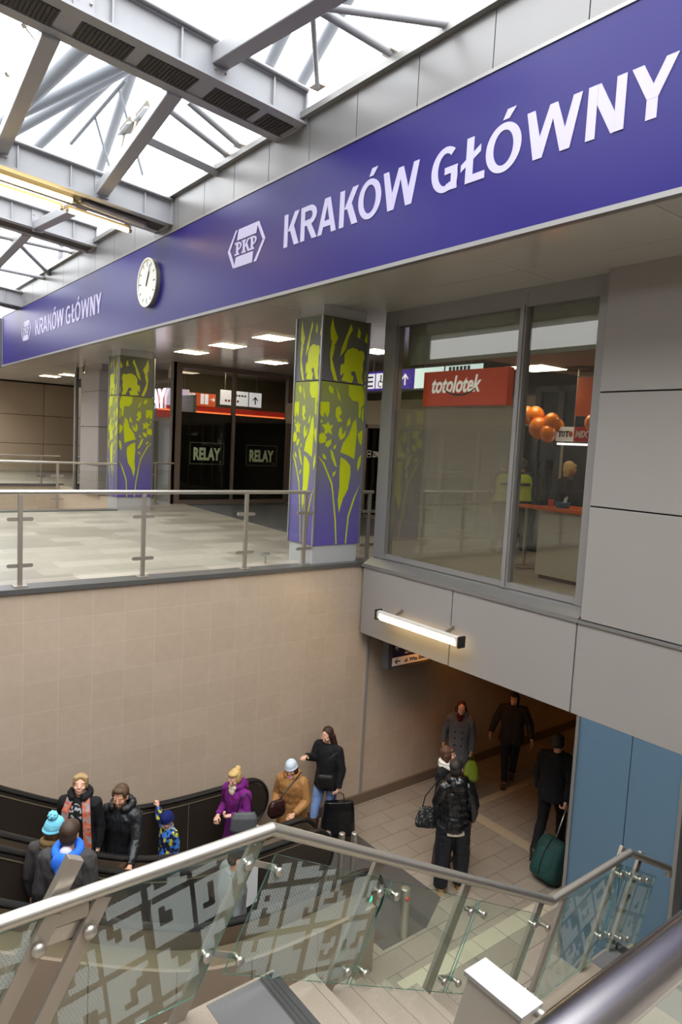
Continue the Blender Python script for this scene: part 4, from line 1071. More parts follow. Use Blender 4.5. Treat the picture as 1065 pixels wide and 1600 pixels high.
# doors under the sign
DX = 11.6
dw = MB()
dw.box(DX, DX + .1, 8.6, 17.8, 2.4, 3.0)
struct('wall_corridor', dw, mat('beige_bulkhead', (150, 140, 120), .6))
dr = MB()
for y in (13.9, 13.1, 12.3, 11.2, 10.1, 9.0): dr.box(DX - .02, DX + .08, y, y + .09, 0, 2.4)
dr.box(DX - .02, DX + .08, 9, 14, 2.3, 2.4).box(DX - .02, DX + .08, 9, 14, 0, .08)
d1 = struct('door_1', dr, brown)
obj('glass', MB().box(DX + .02, DX + .03, 9, 14, .08, 2.3), glass('dark_pane', (0, 0, 0)), d1)
struct('wall_corridor_inner', MB().box(12.6, 12.7, 8.6, 17.8, 0, 3.0), mat('dim_shop', (86, 76, 62), .7))
dl = thing('door_sticker', 'white lettered strip across the dark glass doors below the lit sign', 'sticker', (DX, 13.4, 1.6))
f = lambda u, v, w=0: V((DX - .03 - w, 13.85 - u, 1.55 + v)); mb = MB()
put_text(mb, 'ZIMMER', .2, f, .22, .02, 0, bold=.004, xs=.7, ext=.001); put_text(mb, 'ZIMMER', .2, f, 1.0, .02, 0, bold=.004, xs=.7, ext=.001)
for u in (0, .8):
    for a, b, c, d in ((0, 0, .16, .02), (0, .16, .16, .18), (0, 0, .02, .18), (.14, 0, .16, .18), (.05, .07, .12, .11)): mb.prism([(u + a, b), (u + c, b), (u + c, d), (u + a, d)], f, 0, .002)
obj('letters', mb, mat('sticker_white', (206, 200, 190), .5), dl)
struct('floor_mat', MB().prism([(8.3, 17.6), (11.5, 17.6), (11.5, 9.5), (7.75, 11.6)], lambda u, v, w: V((u, v, w)), .001, .006), mat('dark_entrance_mat', (70, 68, 70), .9, noise=.1, nscale=100))

# ------------------------------------------------------------------ ceiling lights
def ceil_light(label, x, y, s=.3):
    t = thing('ceiling_light', label, 'lamp', (x, y, 3.83), 'square ceiling lights')
    obj('frame', MB().box(x - s - .03, x + s + .03, y - s - .03, y + s + .03, 3.822, 3.836), WHITE, t)
    obj('diffuser', MB().box(x - s, x + s, y - s, y + s, 3.816, 3.824), emit('warm_panel', (255, 236, 200), 9), t)
for lb, x, y in (('square ceiling light nearest the near painted column, first of the row of three', 7.3, 11.76), ('square ceiling light in the middle of the row of three', 7.3, 13.6), ('square ceiling light at the far end of the row of three', 7.33, 15.42),
                 ('square ceiling light close above the dark shop panes', 9.5, 15.35), ('square ceiling light seen in the gap between the near column and the window', 9.63, 11.4),
                 ('far ceiling light left of the far column, nearest of three', 7.85, 24.4), ('far ceiling light left of the far column, middle of three', 7.62, 25.8), ('far ceiling light left of the far column, farthest of three', 7.35, 27.3)): ceil_light(lb, x, y)
ceil_light('square ceiling light over the corridor behind the shop', 10.5, 7.6)
ceil_light('added square ceiling light brightening the dark shop, above its glowing panels', 10.0, 18.5)  # lamp added to lift the dark upper part of this shop
for lb, x, y in (('added bright shop ceiling light behind the window mullion, nearer the glass', 8.6, 6.5), ('added shop ceiling light deeper behind the narrow pane, by the air vent', 9.9, 5.2)):  # both lamps added to brighten the interior behind the window
    t = thing('ceiling_light', lb, 'lamp', (x, y, 3.1), 'added shop ceiling lights')
    obj('frame', MB().box(x - .33, x + .33, y - .33, y + .33, 3.09, 3.1), WHITE, t); obj('diffuser', MB().box(x - .3, x + .3, y - .3, y + .3, 3.08, 3.09), emit('warm_panel', (0, 0, 0), 1), t)
for x, y in ((8.2, 7.5), (14.5, 6.2)):
    t = thing('passage_lamp', 'dim lamp on the passage ceiling, hidden behind the fascia', 'lamp', (x, y, -1.06), 'passage lamps')
    obj('tray', MB().box(x - .6, x + .6, y - .08, y + .08, -1.1, -1.06), WHITE, t)
    obj('tube', MB().box(x - .55, x + .55, y - .05, y + .05, -1.115, -1.1), emit('passage_tube', (255, 158, 50), 22), t)

# ------------------------------------------------------------------ inside the glazed shop
orange = mat('orange_board', (206, 92, 26), .45)
so = thing('shop_sign', 'orange sign board with white totolotek lettering hanging behind the wide window pane', 'sign', (7.3, 6.7, 2.69))
f = lambda u, v, w=0: V((7.28 - w, 7.5 - u, 2.45 + v))
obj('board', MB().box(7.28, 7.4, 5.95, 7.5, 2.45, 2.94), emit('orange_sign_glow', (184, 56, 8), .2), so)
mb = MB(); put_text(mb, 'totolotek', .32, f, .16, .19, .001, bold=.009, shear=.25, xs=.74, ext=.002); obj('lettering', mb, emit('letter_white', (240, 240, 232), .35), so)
mb = MB(); a = arc(.72, .36, .36, .23, 215, 325, 16); b = arc(.72, .36, .36, .20, 215, 325, 16); strip(mb, a, b, f, .002, .004); obj('swoosh', mb, mat('dark_swoosh', (60, 30, 20), .5), so)
struct('wall_shop_bulkhead', MB().box(7.3, 7.36, 4.4, 7.9, 3.07, 3.83), mat('pale_bulkhead', (150, 152, 140), .6))
struct('ceiling_shop', MB().box(7.36, 11.2, 3.5, 6.6, 3.1, 3.14), mat('shop_ceiling', (170, 160, 144), .6))
struct('wall_shop_end', MB().box(7.1, 12, 3.4, 3.5, 0, 3.83), mat('shop_end_wall', (120, 110, 96), .6))
gl_ = MB()
for y in (4.6, 5.5, 6.35, 7.0, 7.6, 8.1): gl_.box(10.9, 11.0, y, y + .12, 0, 3.1)
gl_.box(10.9, 11.0, 3.5, 8.2, 3.0, 3.1).box(10.9, 11.0, 3.5, 8.2, 0, .1)
w5 = struct('window_5', gl_, mat('black_frame', (40, 38, 38), .4))
obj('pane', MB().box(10.94, 10.95, 3.5, 8.2, .1, 3.0), glass('dark_pane', (0, 0, 0)), w5)
vent = thing('air_vent', 'round air vent in the shop ceiling behind the narrow pane', 'vent', (9.0, 6.0, 3.1)); mb = MB()
for r_ in (.32, .26, .2, .14): strip(mb, arc(9.0, 6.0, r_, r_, 0, 360, 28), arc(9.0, 6.0, r_ - .03, r_ - .03, 0, 360, 28), lambda u, v, w: V((u, v, 3.098 - w)), 0, .012)
obj('rings', mb, mat('vent_dark', (96, 88, 78), .6), vent)
ct = thing('shop_counter', 'pale shop counter with an orange top behind the narrow pane', 'counter', (8.9, 5.9, 0))
obj('body', MB().box(8.62, 9.3, 4.6, 6.28, .06, 1.02), mat('counter_panel', (176, 172, 158), .5), ct)
obj('top', MB().box(8.55, 9.35, 4.5, 6.35, 1.02, 1.07), orange, ct)
obj('plinth', MB().box(8.66, 9.3, 4.6, 6.24, 0, .06), DARK, ct)
ct = thing('side_table', 'small orange topped table left of the shop counter', 'table', (9.2, 7.0, 0))
obj('top', MB().box(9.0, 9.45, 6.75, 7.15, .98, 1.01), orange, ct); obj('leg', MB().tube([(9.22, 6.95, 0), (9.22, 6.95, .98)], .03, 12), STEELD, ct, True)
obj('foot', MB().ell((9.22, 6.95, .02), (.2, .2, .02), 20, 6), STEELD, ct, True)
tm = thing('shop_sign', 'red and white TOTO MIX sign board above the seller', 'sign', (8.9, 5.85, 2.1))
f = lambda u, v, w=0: V((8.9 - w, 6.26 - u, 2.04 + v))
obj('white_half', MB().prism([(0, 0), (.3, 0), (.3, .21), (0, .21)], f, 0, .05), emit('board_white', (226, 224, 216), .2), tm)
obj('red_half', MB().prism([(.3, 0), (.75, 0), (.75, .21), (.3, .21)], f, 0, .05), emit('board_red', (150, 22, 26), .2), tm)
mb = MB(); put_text(mb, 'T', .12, f, .03, .062, .051, bold=.005); put_text(mb, 'T', .12, f, .15, .062, .051, bold=.005); strip(mb, arc(.122, .104, .03, .042, 0, 360, 16), arc(.122, .104, .014, .024, 0, 360, 16), f, .051, .054); obj('dark_letters', mb, BLACK, tm)
mb = MB(); mb.prism(arc(.25, .104, .034, .042, 0, 345, 23), f, .051, .054); obj('orange_letter', mb, orange, tm)
mb = MB(); put_text(mb, 'MIX', .13, f, .325, .06, .051, bold=.006, shear=.2, xs=.85); obj('white_letters', mb, WHITE, tm)
obj('hanger', MB().box(8.91, 8.925, 6.0, 6.015, 2.2, 3.1).box(8.91, 8.925, 5.4, 5.415, 2.2, 3.1), STEELD, tm)
obj('light_strip', MB().box(8.86, 8.94, 5.3, 6.24, 1.985, 2.015), emit('counter_strip', (250, 250, 244), 1.5), tm)
ob = thing('shop_banner', 'square orange banner hanging at the right edge of the narrow pane', 'banner', (8.8, 5.6, 2.7))
obj('cloth', MB().box(8.8, 8.82, 5.3, 5.93, 2.4, 2.95), orange, ob)
obj('rod', MB().tube([(8.81, 5.25, 2.96), (8.81, 5.95, 2.96)], .012, 8), STEELD, ob, True)
kb = thing('kiosk_panel', 'black back panel of the shop kiosk behind the seller', 'panel', (9.9, 5.8, 0))
obj('panel', MB().box(9.9, 9.96, 4.6, 6.85, 0, 2.25), mat('kiosk_black', (34, 33, 34), .35), kb)
obj('edge', MB().box(9.88, 9.98, 6.83, 6.88, 0, 2.25), STEELD, kb)
bal = mat('balloon_orange', (246, 140, 28), .25, 0, coat=.4)
for lb, x, y, z, r_ in (('orange balloon at the left of the row, partly behind the window mullion', 8.8, 6.80, 2.42, .13), ('orange balloon second from the left, upper of the left cluster', 8.8, 6.62, 2.40, .14),
                        ('largest orange balloon, low in the left cluster', 8.75, 6.5, 2.22, .15), ('orange balloon on top of the right cluster', 8.8, 6.32, 2.32, .12), ('orange balloon behind the top of the right cluster', 8.9, 6.28, 2.26, .10),
                        ('orange balloon at the bottom of the right cluster, beside the TOTO MIX sign', 8.75, 6.33, 2.14, .12), ('single orange balloon right of the others, by the wall edge', 8.8, 5.63, 2.31, .12)):
    t = thing('balloon', lb, 'balloon', (x, y, z), 'orange balloons')
    obj('skin', MB().ell((x, y, z), (r_, r_, r_ * 1.1), 20, 14), bal, t, True); obj('knot', MB().tube([(x, y, z - r_ * 1.08), (x, y, z - r_ * 1.2)], [.006, .016], 8), bal, t, True)
mn = thing('monitor', 'dark computer monitor on the shop counter', 'monitor', (9.1, 5.6, 1.07))
obj('screen', MB().obox((9.05, 5.55, 1.33), ((.5, 1, 0), (1, -.5, 0), (0, 0, 1)), (.2, .02, .15)), BLACK, mn); obj('foot', MB().box(8.98, 9.14, 5.48, 5.64, 1.07, 1.09).box(9.05, 9.09, 5.54, 5.58, 1.08, 1.2), BLACK, mn)
bx_ = thing('blue_tub', 'small blue tub on the orange counter top', 'tub', (8.75, 6.0, 1.07)); obj('tub', MB().tube([(8.75, 5.98, 1.07), (8.75, 5.98, 1.15)], [.09, .11], 18), mat('blue_plastic', (40, 110, 150), .4), bx_, True)
obj('pens', MB().tube([(8.75, 5.94, 1.12), (8.73, 5.9, 1.24)], .012, 8).tube([(8.76, 5.98, 1.12), (8.78, 5.96, 1.22)], .012, 8), WHITE, bx_)
bx_ = thing('orange_cup', 'small red and white cup on the orange counter top', 'cup', (8.75, 6.2, 1.07)); obj('cup', MB().tube([(8.75, 6.18, 1.07), (8.75, 6.18, 1.17)], [.035, .045], 14), mat('cup_red', (200, 80, 50), .4), bx_, True)
# ------------------------------------------------------------------ people
def fabric(name, rgb, rough=.85, n=.12, ns=60, bump=.25, spec=.3): return mat(name, rgb, rough, 0, n, ns, bump, spec)
SKINS = {'fair': (222, 172, 146), 'warm': (206, 152, 122)}
def remesh(mb, voxel, smooth=2, fac=.5):
    """fuses overlapping closed shapes into one continuous surface"""
    me = bpy.data.meshes.new('tmp'); mb.bm.normal_update(); mb.bm.to_mesh(me); mb.bm.free()
    o = bpy.data.objects.new('tmp', me); C.objects.link(o)
    r = o.modifiers.new('r', 'REMESH'); r.mode = 'VOXEL'; r.voxel_size = voxel
    s = o.modifiers.new('s', 'SMOOTH'); s.iterations = smooth; s.factor = fac
    dg = bpy.context.evaluated_depsgraph_get()
    out = bpy.data.meshes.new_from_object(o.evaluated_get(dg))
    bpy.data.objects.remove(o); bpy.data.meshes.remove(me)
    return out
from mathutils import noise as mnoise
def folds(me, amp, fx=9., fz=5.):
    """soft creases of worn cloth"""
    off = V((random.random() * 50, random.random() * 50, random.random() * 50))
    nn = [v.normal.copy() for v in me.vertices]
    for v, no in zip(me.vertices, nn):
        c = v.co.copy(); q = V((c.x * fx, c.y * fx, c.z * fz + c.x * 3)) + off
        v.co = c + no * amp * (mnoise.noise(q) + .55 * (1 - 2 * abs(mnoise.noise(q * 2.1))) - .2)
    return me
def link_mesh(name, me, mats, parent=None):
    me.name = name
    me.materials.clear()
    for m in mats: me.materials.append(m)
    for p in me.polygons: p.use_smooth = True
    o = bpy.data.objects.new(name, me); C.objects.link(o)
    if parent: o.parent = parent
    return o
def loft(mb, rs, n=20):
    """rs: (centre, rx, ry); level elliptical rings, each tilted to follow the path a little"""
    mb.rings([[V(c) + V((rx * math.cos(2 * math.pi * j / n), ry * math.sin(2 * math.pi * j / n), 0)) for j in range(n)] for c, rx, ry in rs]); return mb
def limb(mb, path, rad, sub=4, puff=0., quilts=0, n=14):
    """tapered bent limb through the joints, rounded at the bends; open flat ends"""
    P = [V(p) for p in path]; pts = []; rr = []
    for i in range(len(P) - 1):
        for k in range(sub):
            t = k / sub; pts.append(P[i].lerp(P[i + 1], t)); rr.append(rad[i] * (1 - t) + rad[i + 1] * t)
    pts.append(P[-1]); rr.append(rad[-1])
    if puff:
        L = len(rr); rr = [r * (1 + puff * abs(math.sin(math.pi * quilts * i / (L - 1)))) for i, r in enumerate(rr)]
    mb.tube(pts, rr, n)
    for i in range(1, len(P) - 1): mb.ell(P[i], rad[i] * .99, 12, 8)
    return mb

def hand(mb, w, d, t, n, curl, s, spread=.0):
    """palm, four unequal bent fingers and a thumb; d along the hand, t to the thumb side, n out of the palm"""
    d, t, n = V(d).normalized(), V(t).normalized(), V(n).normalized()
    rot = Matrix((t, d, n)).transposed()
    mb.ell(w + d * .045 * s, (.042 * s, .055 * s, .019 * s), 14, 10, rot=rot)
    mb.cap(w - d * .03 * s, w + d * .02 * s, .026 * s, .028 * s)
    for i, L in enumerate((.072, .080, .075, .058)):
        b = w + d * .085 * s + t * (.031 - .0205 * i) * s
        a = 0.; p = b - d * .02 * s
        dirn = d + t * (.12 - .08 * i) * (1 + spread)
        ax = t
        for k, fr in enumerate((.48, .3, .22)):
            a += curl * (1, 1.15, .8)[k]
            q = p + (dirn * math.cos(a) + n * math.sin(a)).normalized() * (L * fr + (.02 if k == 0 else 0)) * s
            mb.cap(p, q, (.0094 - .0009 * k) * s, (.0088 - .0009 * k) * s, 8); p = q
    p = w + d * .025 * s + t * .03 * s
    q = p + (d * .65 + t * .7 + n * .35).normalized() * .045 * s; mb.cap(p, q, .0125 * s, .0105 * s, 8)
    q2 = q + (d * .9 + t * .15 + n * .5).normalized() * .032 * s; mb.cap(q, q2, .0103 * s, .0085 * s, 8)

def person(label, pos, yaw, H, top, pants, shoes, skin='fair', hair=None, hat=None, headdir=(0, 0, 0), lean=(0, 0), arms=None, legs=None, width=1., scarf=None, collar=None,
           group=None, voxel=.0062, beard=None, hs=1., bare_hands=True, cap_=None, curl=(.35, .35)):
    s = H / 1.75
    S = lambda p: V(p) * s
    lx, ly = lean
    pel = V((0, 0, .93)); nk = V((lx, ly, 1.47)); hd = V((lx * 1.1, ly + .025, 1.615))
    sh = {k: nk + V((k * .178 * width, -.012, -.075)) for k in (1, -1)}
    arms = arms or {}; legs = legs or {}
    AR = {}; LG = {}
    for k in (1, -1):
        e, wv = arms.get(k, (None, None))
        e = V(e) if e else sh[k] + V((k * .045, -.03, -.285)); wv = V(wv) if wv else e + V((k * .0, .05, -.245))
        AR[k] = (sh[k], e, wv)
        kn, an = legs.get(k, (None, None))
        kn = V(kn) if kn else V((k * .1, .015, .50)); an = V(an) if an else V((k * .105, -.02, .085))
        LG[k] = (V((k * .09, 0, .90)), kn, an)
    hm = Euler((R(headdir[1]), R(headdir[2]), R(headdir[0]))).to_matrix()
    HP = lambda x, y, z: (nk.lerp(hd, .55) + hm @ (V((x, y, z)) * hs + (hd - nk.lerp(hd, .55)) * (1 + (hs - 1) * .6))) * s
    # --- body, one continuous surface
    mb = MB()
    loft(mb, [(S((0, 0, .84)), .13 * s, .095 * s), (S((0, 0, .95)), .155 * s, .105 * s), (S((lx * .3, ly * .3, 1.08)), .13 * s, .09 * s), (S((lx * .7, ly * .7, 1.28)), .155 * s, .10 * s), (S((lx, ly, 1.40)), .14 * s, .08 * s), (S((lx, ly, 1.47)), .06 * s, .055 * s)])
    for k in (1, -1):
        a, e, wv = AR[k]
        mb.cap(S(nk + V((0, 0, -.04))), S(a), .06 * s, .055 * s); mb.cap(S(a), S(e), .052 * s, .04 * s); mb.cap(S(e), S(wv), .04 * s, .026 * s)
        h, kn, an = LG[k]
        mb.cap(S(h), S(kn), .085 * s, .056 * s); mb.cap(S(kn), S(an), .056 * s, .036 * s); mb.cap(S(an), S(an + V((0, .12, -.045))), .036 * s, .03 * s)
        d = (wv - e).normalized()
        tv = V((0, 1, 0)) if abs(d.y) < .8 else V((-k, 0, .3))
        tv = (tv - d * tv.dot(d)).normalized(); nn = d.cross(tv) * -k
        if bare_hands: hand(mb, S(wv), d, tv, nn, curl[0 if k == 1 else 1], s)
    mb.cap(S(nk + V((0, -.01, -.04))), HP(0, -.015, -.05), .056 * s, .052 * s)
    rot = hm
    E_ = lambda c, r: mb.ell(HP(*c), tuple(q * s * hs for q in r), 18, 12, rot=rot)
    E_((0, -.012, .028), (.074, .092, .088)); E_((0, .014, -.024), (.062, .076, .085)); E_((0, .044, -.082), (.033, .035, .027)); E_((0, .032, -.06), (.05, .046, .042))
    mb.cap(HP(0, .084, .010), HP(0, .101, -.028), .0075 * s * hs, .0118 * s * hs); E_((0, .09, -.031), (.0165, .013, .009)); E_((0, .074, -.06), (.026, .014, .016))
    for k in (1, -1):
        E_((k * .073, -.008, -.012), (.011, .021, .032)); E_((k * .034, .058, -.03), (.027, .024, .026)); mb.cap(HP(k * .014, .0775, .024), HP(k * .048, .063, .022), .0072 * s * hs, .0066 * s * hs)
    me = remesh(mb, voxel, 1)
    dt = MB(); dt.add(me, mi=0)
    bpy.data.meshes.remove(me)
    e2 = lambda c, r, mi: dt.ell(HP(*c), tuple(q * s * hs for q in r), 10, 6, mi, rot)
    for k in (1, -1):
        e2((k * .031, .0815, .005), (.0125, .0075, .0064), 1); e2((k * .031, .0876, .0048), (.0056, .0034, .0058), 2); dt.cap(HP(k * .018, .088, .0115), HP(k * .045, .080, .0095), .0022 * s, .0018 * s, 6, 3); dt.cap(HP(k * .016, .087, .0245), HP(k * .048, .0745, .0235), .0036 * s, .0026 * s, 6, 3)
    e2((0, .0875, -.057), (.021, .0075, .0044), 4); e2((0, .0865, -.0645), (.0175, .0075, .0052), 4)
    hc = hair[1] if hair else (70, 50, 36)
    me = bpy.data.meshes.new('person'); dt.bm.to_mesh(me); dt.bm.free()
    hairm = mat('hair_%d_%d_%d' % hc, hc, .5, 0, .28, 30, .5, .4, aniso=(6, 6, 1))
    root = link_mesh('person', me, [mat('skin_' + skin, SKINS[skin], .5, 0, .05, 40, 0, .35), mat('eye_white', (226, 222, 216), .3), mat('eye_dark', (40, 32, 28), .2), hairm, mat('lip_red', (176, 98, 88), .45)])
    root.location = pos; root.rotation_euler = (0, 0, R(yaw - 90)); tag(root, label, 'person', group)
    # --- coat or jacket
    T = dict(hem=.80, full=1., cuff=.045, puff=0., hood=False, m=None, neck=.085, flare=1.); T.update(top)
    mb = MB(); rs = []; z0, z1 = T['hem'], 1.485; N = 26
    prof = [(.35, .235, .19), (.55, .22, .175), (.80, .198, .15), (.95, .188, .142), (1.08, .172, .128), (1.28, .192, .135), (1.38, .182, .118), (1.43, .14, .10), (1.485, T['neck'], T['neck'] * .9)]
    for i in range(N + 1):
        z = z0 + (z1 - z0) * i / N
        for a, b in zip(prof[:-1], prof[1:]):
            if a[0] <= z <= b[0]:
                t = (z - a[0]) / (b[0] - a[0]); rx, ry = a[1] + (b[1] - a[1]) * t, a[2] + (b[2] - a[2]) * t; break
        if z < .95: rx, ry = rx * (1 + (T['flare'] - 1) * (.95 - z) * 2), ry * (1 + (T['flare'] - 1) * (.95 - z) * 2)
        if T['puff'] and z < 1.42: q = 1 + T['puff'] * abs(math.sin(math.pi * (z - z0) / .105)); rx, ry = rx * q, ry * q
        f = max(0, (z - .93) / .54)
        rs.append((S((lx * f, ly * f, z)), rx * s * T['full'] * (width if z < 1.42 else 1), ry * s * T['full']))
    loft(mb, rs, 26)
    fl = T['full']
    for k in (1, -1):
        a, e, wv = AR[k]; wv2 = e.lerp(wv, .94)
        limb(mb, [S(nk + V((k * .05, 0, -.055))), S(a), S(e), S(wv2)], [.07 * s * fl, .077 * s * fl, .062 * s * fl, T['cuff'] * s * fl], 7, T['puff'] * .8, 5)
        mb.ell(S(a), .076 * s * fl, 14, 10)
    if T['hood']:
        for i in range(13):
            a = R(42 + 276 * i / 12); b = .085 if T['hood'] == 1 else .1
            mb.ell(S(nk + V((b * math.sin(a) * 1.05, b * math.cos(a) * .95 - .015, .035 - .02 * math.cos(a)))), .045 * s, 10, 8)
        mb.ell(S(nk + V((0, -.125, -.01))), tuple(q * s for q in (.11, .06, .09)), 14, 10)
    if T.get('stand'):
        loft(mb, [(S(nk + V((0, -.005, -.03))), .082 * s, .08 * s), (S(nk + V((0, -.005, .06))), .074 * s, .074 * s)], 18)
    jk = link_mesh(T.get('name', 'jacket'), folds(remesh(mb, .0085, 3), .013 * s), [T['m']], root)
    # --- trousers or leggings
    PM, pw = pants
    mb = MB(); loft(mb, [(S((0, 0, .86)), .165 * s, .12 * s), (S((0, 0, 1.0)), .16 * s, .118 * s)], 20)
    mb.ell(S((0, -.01, .88)), tuple(q * s for q in (.165, .122, .1)), 18, 10)
    for k in (1, -1):
        h, kn, an = LG[k]
        limb(mb, [S(h), S(kn), S(an)], [.098 * s * (1 + (pw - 1) * .5), .07 * s * pw, .055 * s * pw], 6)
    link_mesh('trousers', folds(remesh(mb, .009, 2), .009 * s, 8, 9), [PM], root)
    # --- shoes
    SM, shaft = shoes
    for k in (1, -1):
        an = LG[k][2]; kn = LG[k][1]
        mb = MB(); dz = an.z - .085
        mb.ell(S(an + V((0, .065, -.045))), tuple(q * s for q in (.056, .145, .05)), 16, 10); mb.cap(S(an + V((0, -.03, -.045))), S(an + V((0, 0, .03))), .044 * s, .05 * s)
        if shaft: mb.cap(S(an), S(an.lerp(kn, shaft)), .070 * s, .076 * s)
        sole = S(an + V((0, .05, -.08)))
        mb.obox(sole, ((1, 0, 0), (0, 1, 0), (0, 0, 1)), (.042 * s, .12 * s, .012 * s))
        link_mesh('shoe', remesh(mb, .008, 2), [SM], root)
    # --- hair, beard, hats
    if hair:
        st = hair[0]; mb = MB(); El = lambda c, r: mb.ell(HP(*c), tuple(q * s for q in r), 18, 12, rot=rot)
        El((0, -.026, .040 if not hat else .028), (.085, .093, .089) if not hat else (.079, .088, .08)); El((0, -.05, -.01), (.078, .062, .082))
        if st == 'pony':
            for k in (1, -1): El((k * .07, -.012, .012), (.02, .052, .062)); El((k * .04, .045, .075), (.045, .035, .035))
        if st in ('long', 'bob', 'bun', 'sides'):
            for k in (1, -1): El((k * .066, -.012, .0), (.022, .055, .07))
        if st == 'bun': El((0, -.1, .09), (.045, .04, .042)); El((0, .02, .088), (.07, .06, .034))
        if (st == 'fringe' or st == 'bob') and not hat: El((0, .05, .065), (.066, .04, .032))
        if st in ('long',):
            for k in (1, -1, 0):
                mb.cap(HP(k * .055, -.04, -.02), S(nk + V((k * .095, -.07 - .1 * (k == 0), -.12))), .055 * s, .05 * s, 12)
                mb.cap(S(nk + V((k * .095, -.07 - .1 * (k == 0), -.12))), S(nk + V((k * .08, -.1 - .06 * (k == 0), -.34))), .05 * s, .025 * s, 10)
        if st == 'bob':
            for k in (1, -1, 0): mb.cap(HP(k * .06, -.03 - .02 * (k == 0), .0), HP(k * .062, -.03 - .03 * (k == 0), -.11), .04 * s, .03 * s, 12)
        if st == 'pony': mb.cap(HP(0, -.1, .05), HP(0, -.13, -.08), .03 * s, .02 * s, 10)
        if st in ('short', 'pony') and not hat:
            El((0, .034, .088), (.066, .05, .034)); [El((k * .062, .02, .05), (.022, .05, .05)) for k in (1, -1)]
        link_mesh('hair', remesh(mb, .006, 1), [hairm], root)
    if beard:
        mb = MB(); El = lambda c, r: mb.ell(HP(*c), tuple(q * s for q in r), 14, 8, rot=rot)
        El((0, .05, -.09), (.042, .04, .03)); [El((k * .05, .03, -.065), (.02, .04, .045)) for k in (1, -1)]; El((0, .08, -.052), (.03, .012, .007))
        link_mesh('beard', remesh(mb, .005, 1), [hairm], root)
    if hat:
        m, kind = hat; mb = MB(); El = lambda c, r: mb.ell(HP(*c), tuple(q * s for q in r), 20, 14, rot=rot)
        if kind in ('beanie', 'pompom'):
            loft_r = []
            for zz, rx, ry in ((.015, .089, .105), (.05, .091, .106), (.09, .082, .096), (.12, .064, .075), (.142, .036, .042), (.152, .008, .01)):
                loft_r.append([HP(rx * math.cos(a), ry * math.sin(a) - .014, zz + (.0 if zz > .03 else -.02 * (math.sin(a) < -.2))) for a in [2 * math.pi * j / 20 for j in range(20)]])
            mb.rings(loft_r); mb.tube([HP(.087 * math.cos(a), .103 * math.sin(a) - .014, .022 - .018 * max(0, -math.sin(a))) for a in [2 * math.pi * j / 20 for j in range(20)]], .014 * s, 8, closed=True)
            ho = link_mesh('hat', remesh(mb, .006, 1), [m], root)
            if kind == 'pompom':
                pm = MB(); pc = HP(0, -.06, .165); pm.ell(pc, .045 * s, 14, 10)
                for i in range(26):
                    a, b = i * 2.4, math.acos(1 - 2 * (i + .5) / 26); pm.ell(pc + V((math.sin(b) * math.cos(a), math.sin(b) * math.sin(a), math.cos(b))) * .042 * s, .014 * s, 6, 5)
                link_mesh('pompom', remesh(pm, .005, 0), [m], ho)
        else:
            loft_r = []
            for zz, rx, ry in ((.03, .088, .104), (.08, .09, .106), (.125, .075, .088), (.14, .02, .02)):
                loft_r.append([HP(rx * math.cos(a), ry * math.sin(a) - .012, zz) for a in [2 * math.pi * j / 20 for j in range(20)]])
            mb.rings(loft_r); mb.ell(HP(0, .09, .035), tuple(q * s for q in (.075, .07, .012)), 16, 6, rot=rot)
            link_mesh('cap', remesh(mb, .006, 1), [m], root)
    if scarf:
        m, kind = scarf; mb = MB()
        ringp = [S(nk + V((.082 * math.cos(a), .078 * math.sin(a), .03 - .012 * math.sin(a)))) for a in [2 * math.pi * j / 18 for j in range(18)]]
        if kind == 'long': mb.tube([ringp[j % 18] for j in range(8, 20)], .032 * s, 10)
        else: mb.tube(ringp, .036 * s if kind != 'thin' else .022 * s, 10, closed=True)
        if kind == 'bulk': mb.tube([p + V((0, .01, -.045)) * s for p in ringp], .046 * s, 10, closed=True)
        if kind == 'front': mb.ell(S(nk + V((0, .085, -.035))), tuple(q * s for q in (.055, .034, .06)), 14, 10)
        if kind == 'long':
            for k in (1, -1):
                P0 = [nk + V((k * .085, .05, .02)), nk + V((k * .118, .118, -.12)), nk + V((k * .138, .142, -.3)), nk + V((k * .15, .146, -.48)), nk + V((k * .152, .15, -.66 if k == -1 else -.5))]
                for i in range(len(P0) - 1): mb.bar(S(P0[i]), S(P0[i + 1]), .025 * s, .09 * s, (1, -.25 * k, 0))
                for i in range(1, len(P0) - 1): mb.ell(S(P0[i]), tuple(q * s for q in (.052, .014, .02)), 10, 6)
        link_mesh('scarf', remesh(mb, .007, 2), [m], root)
    root['_s'] = s
    M = Matrix.Translation(V(pos)) @ Matrix.Rotation(R(yaw - 90), 4, 'Z')
    del root['_s']
    return root, (lambda p: M @ (V(p) * s)), AR

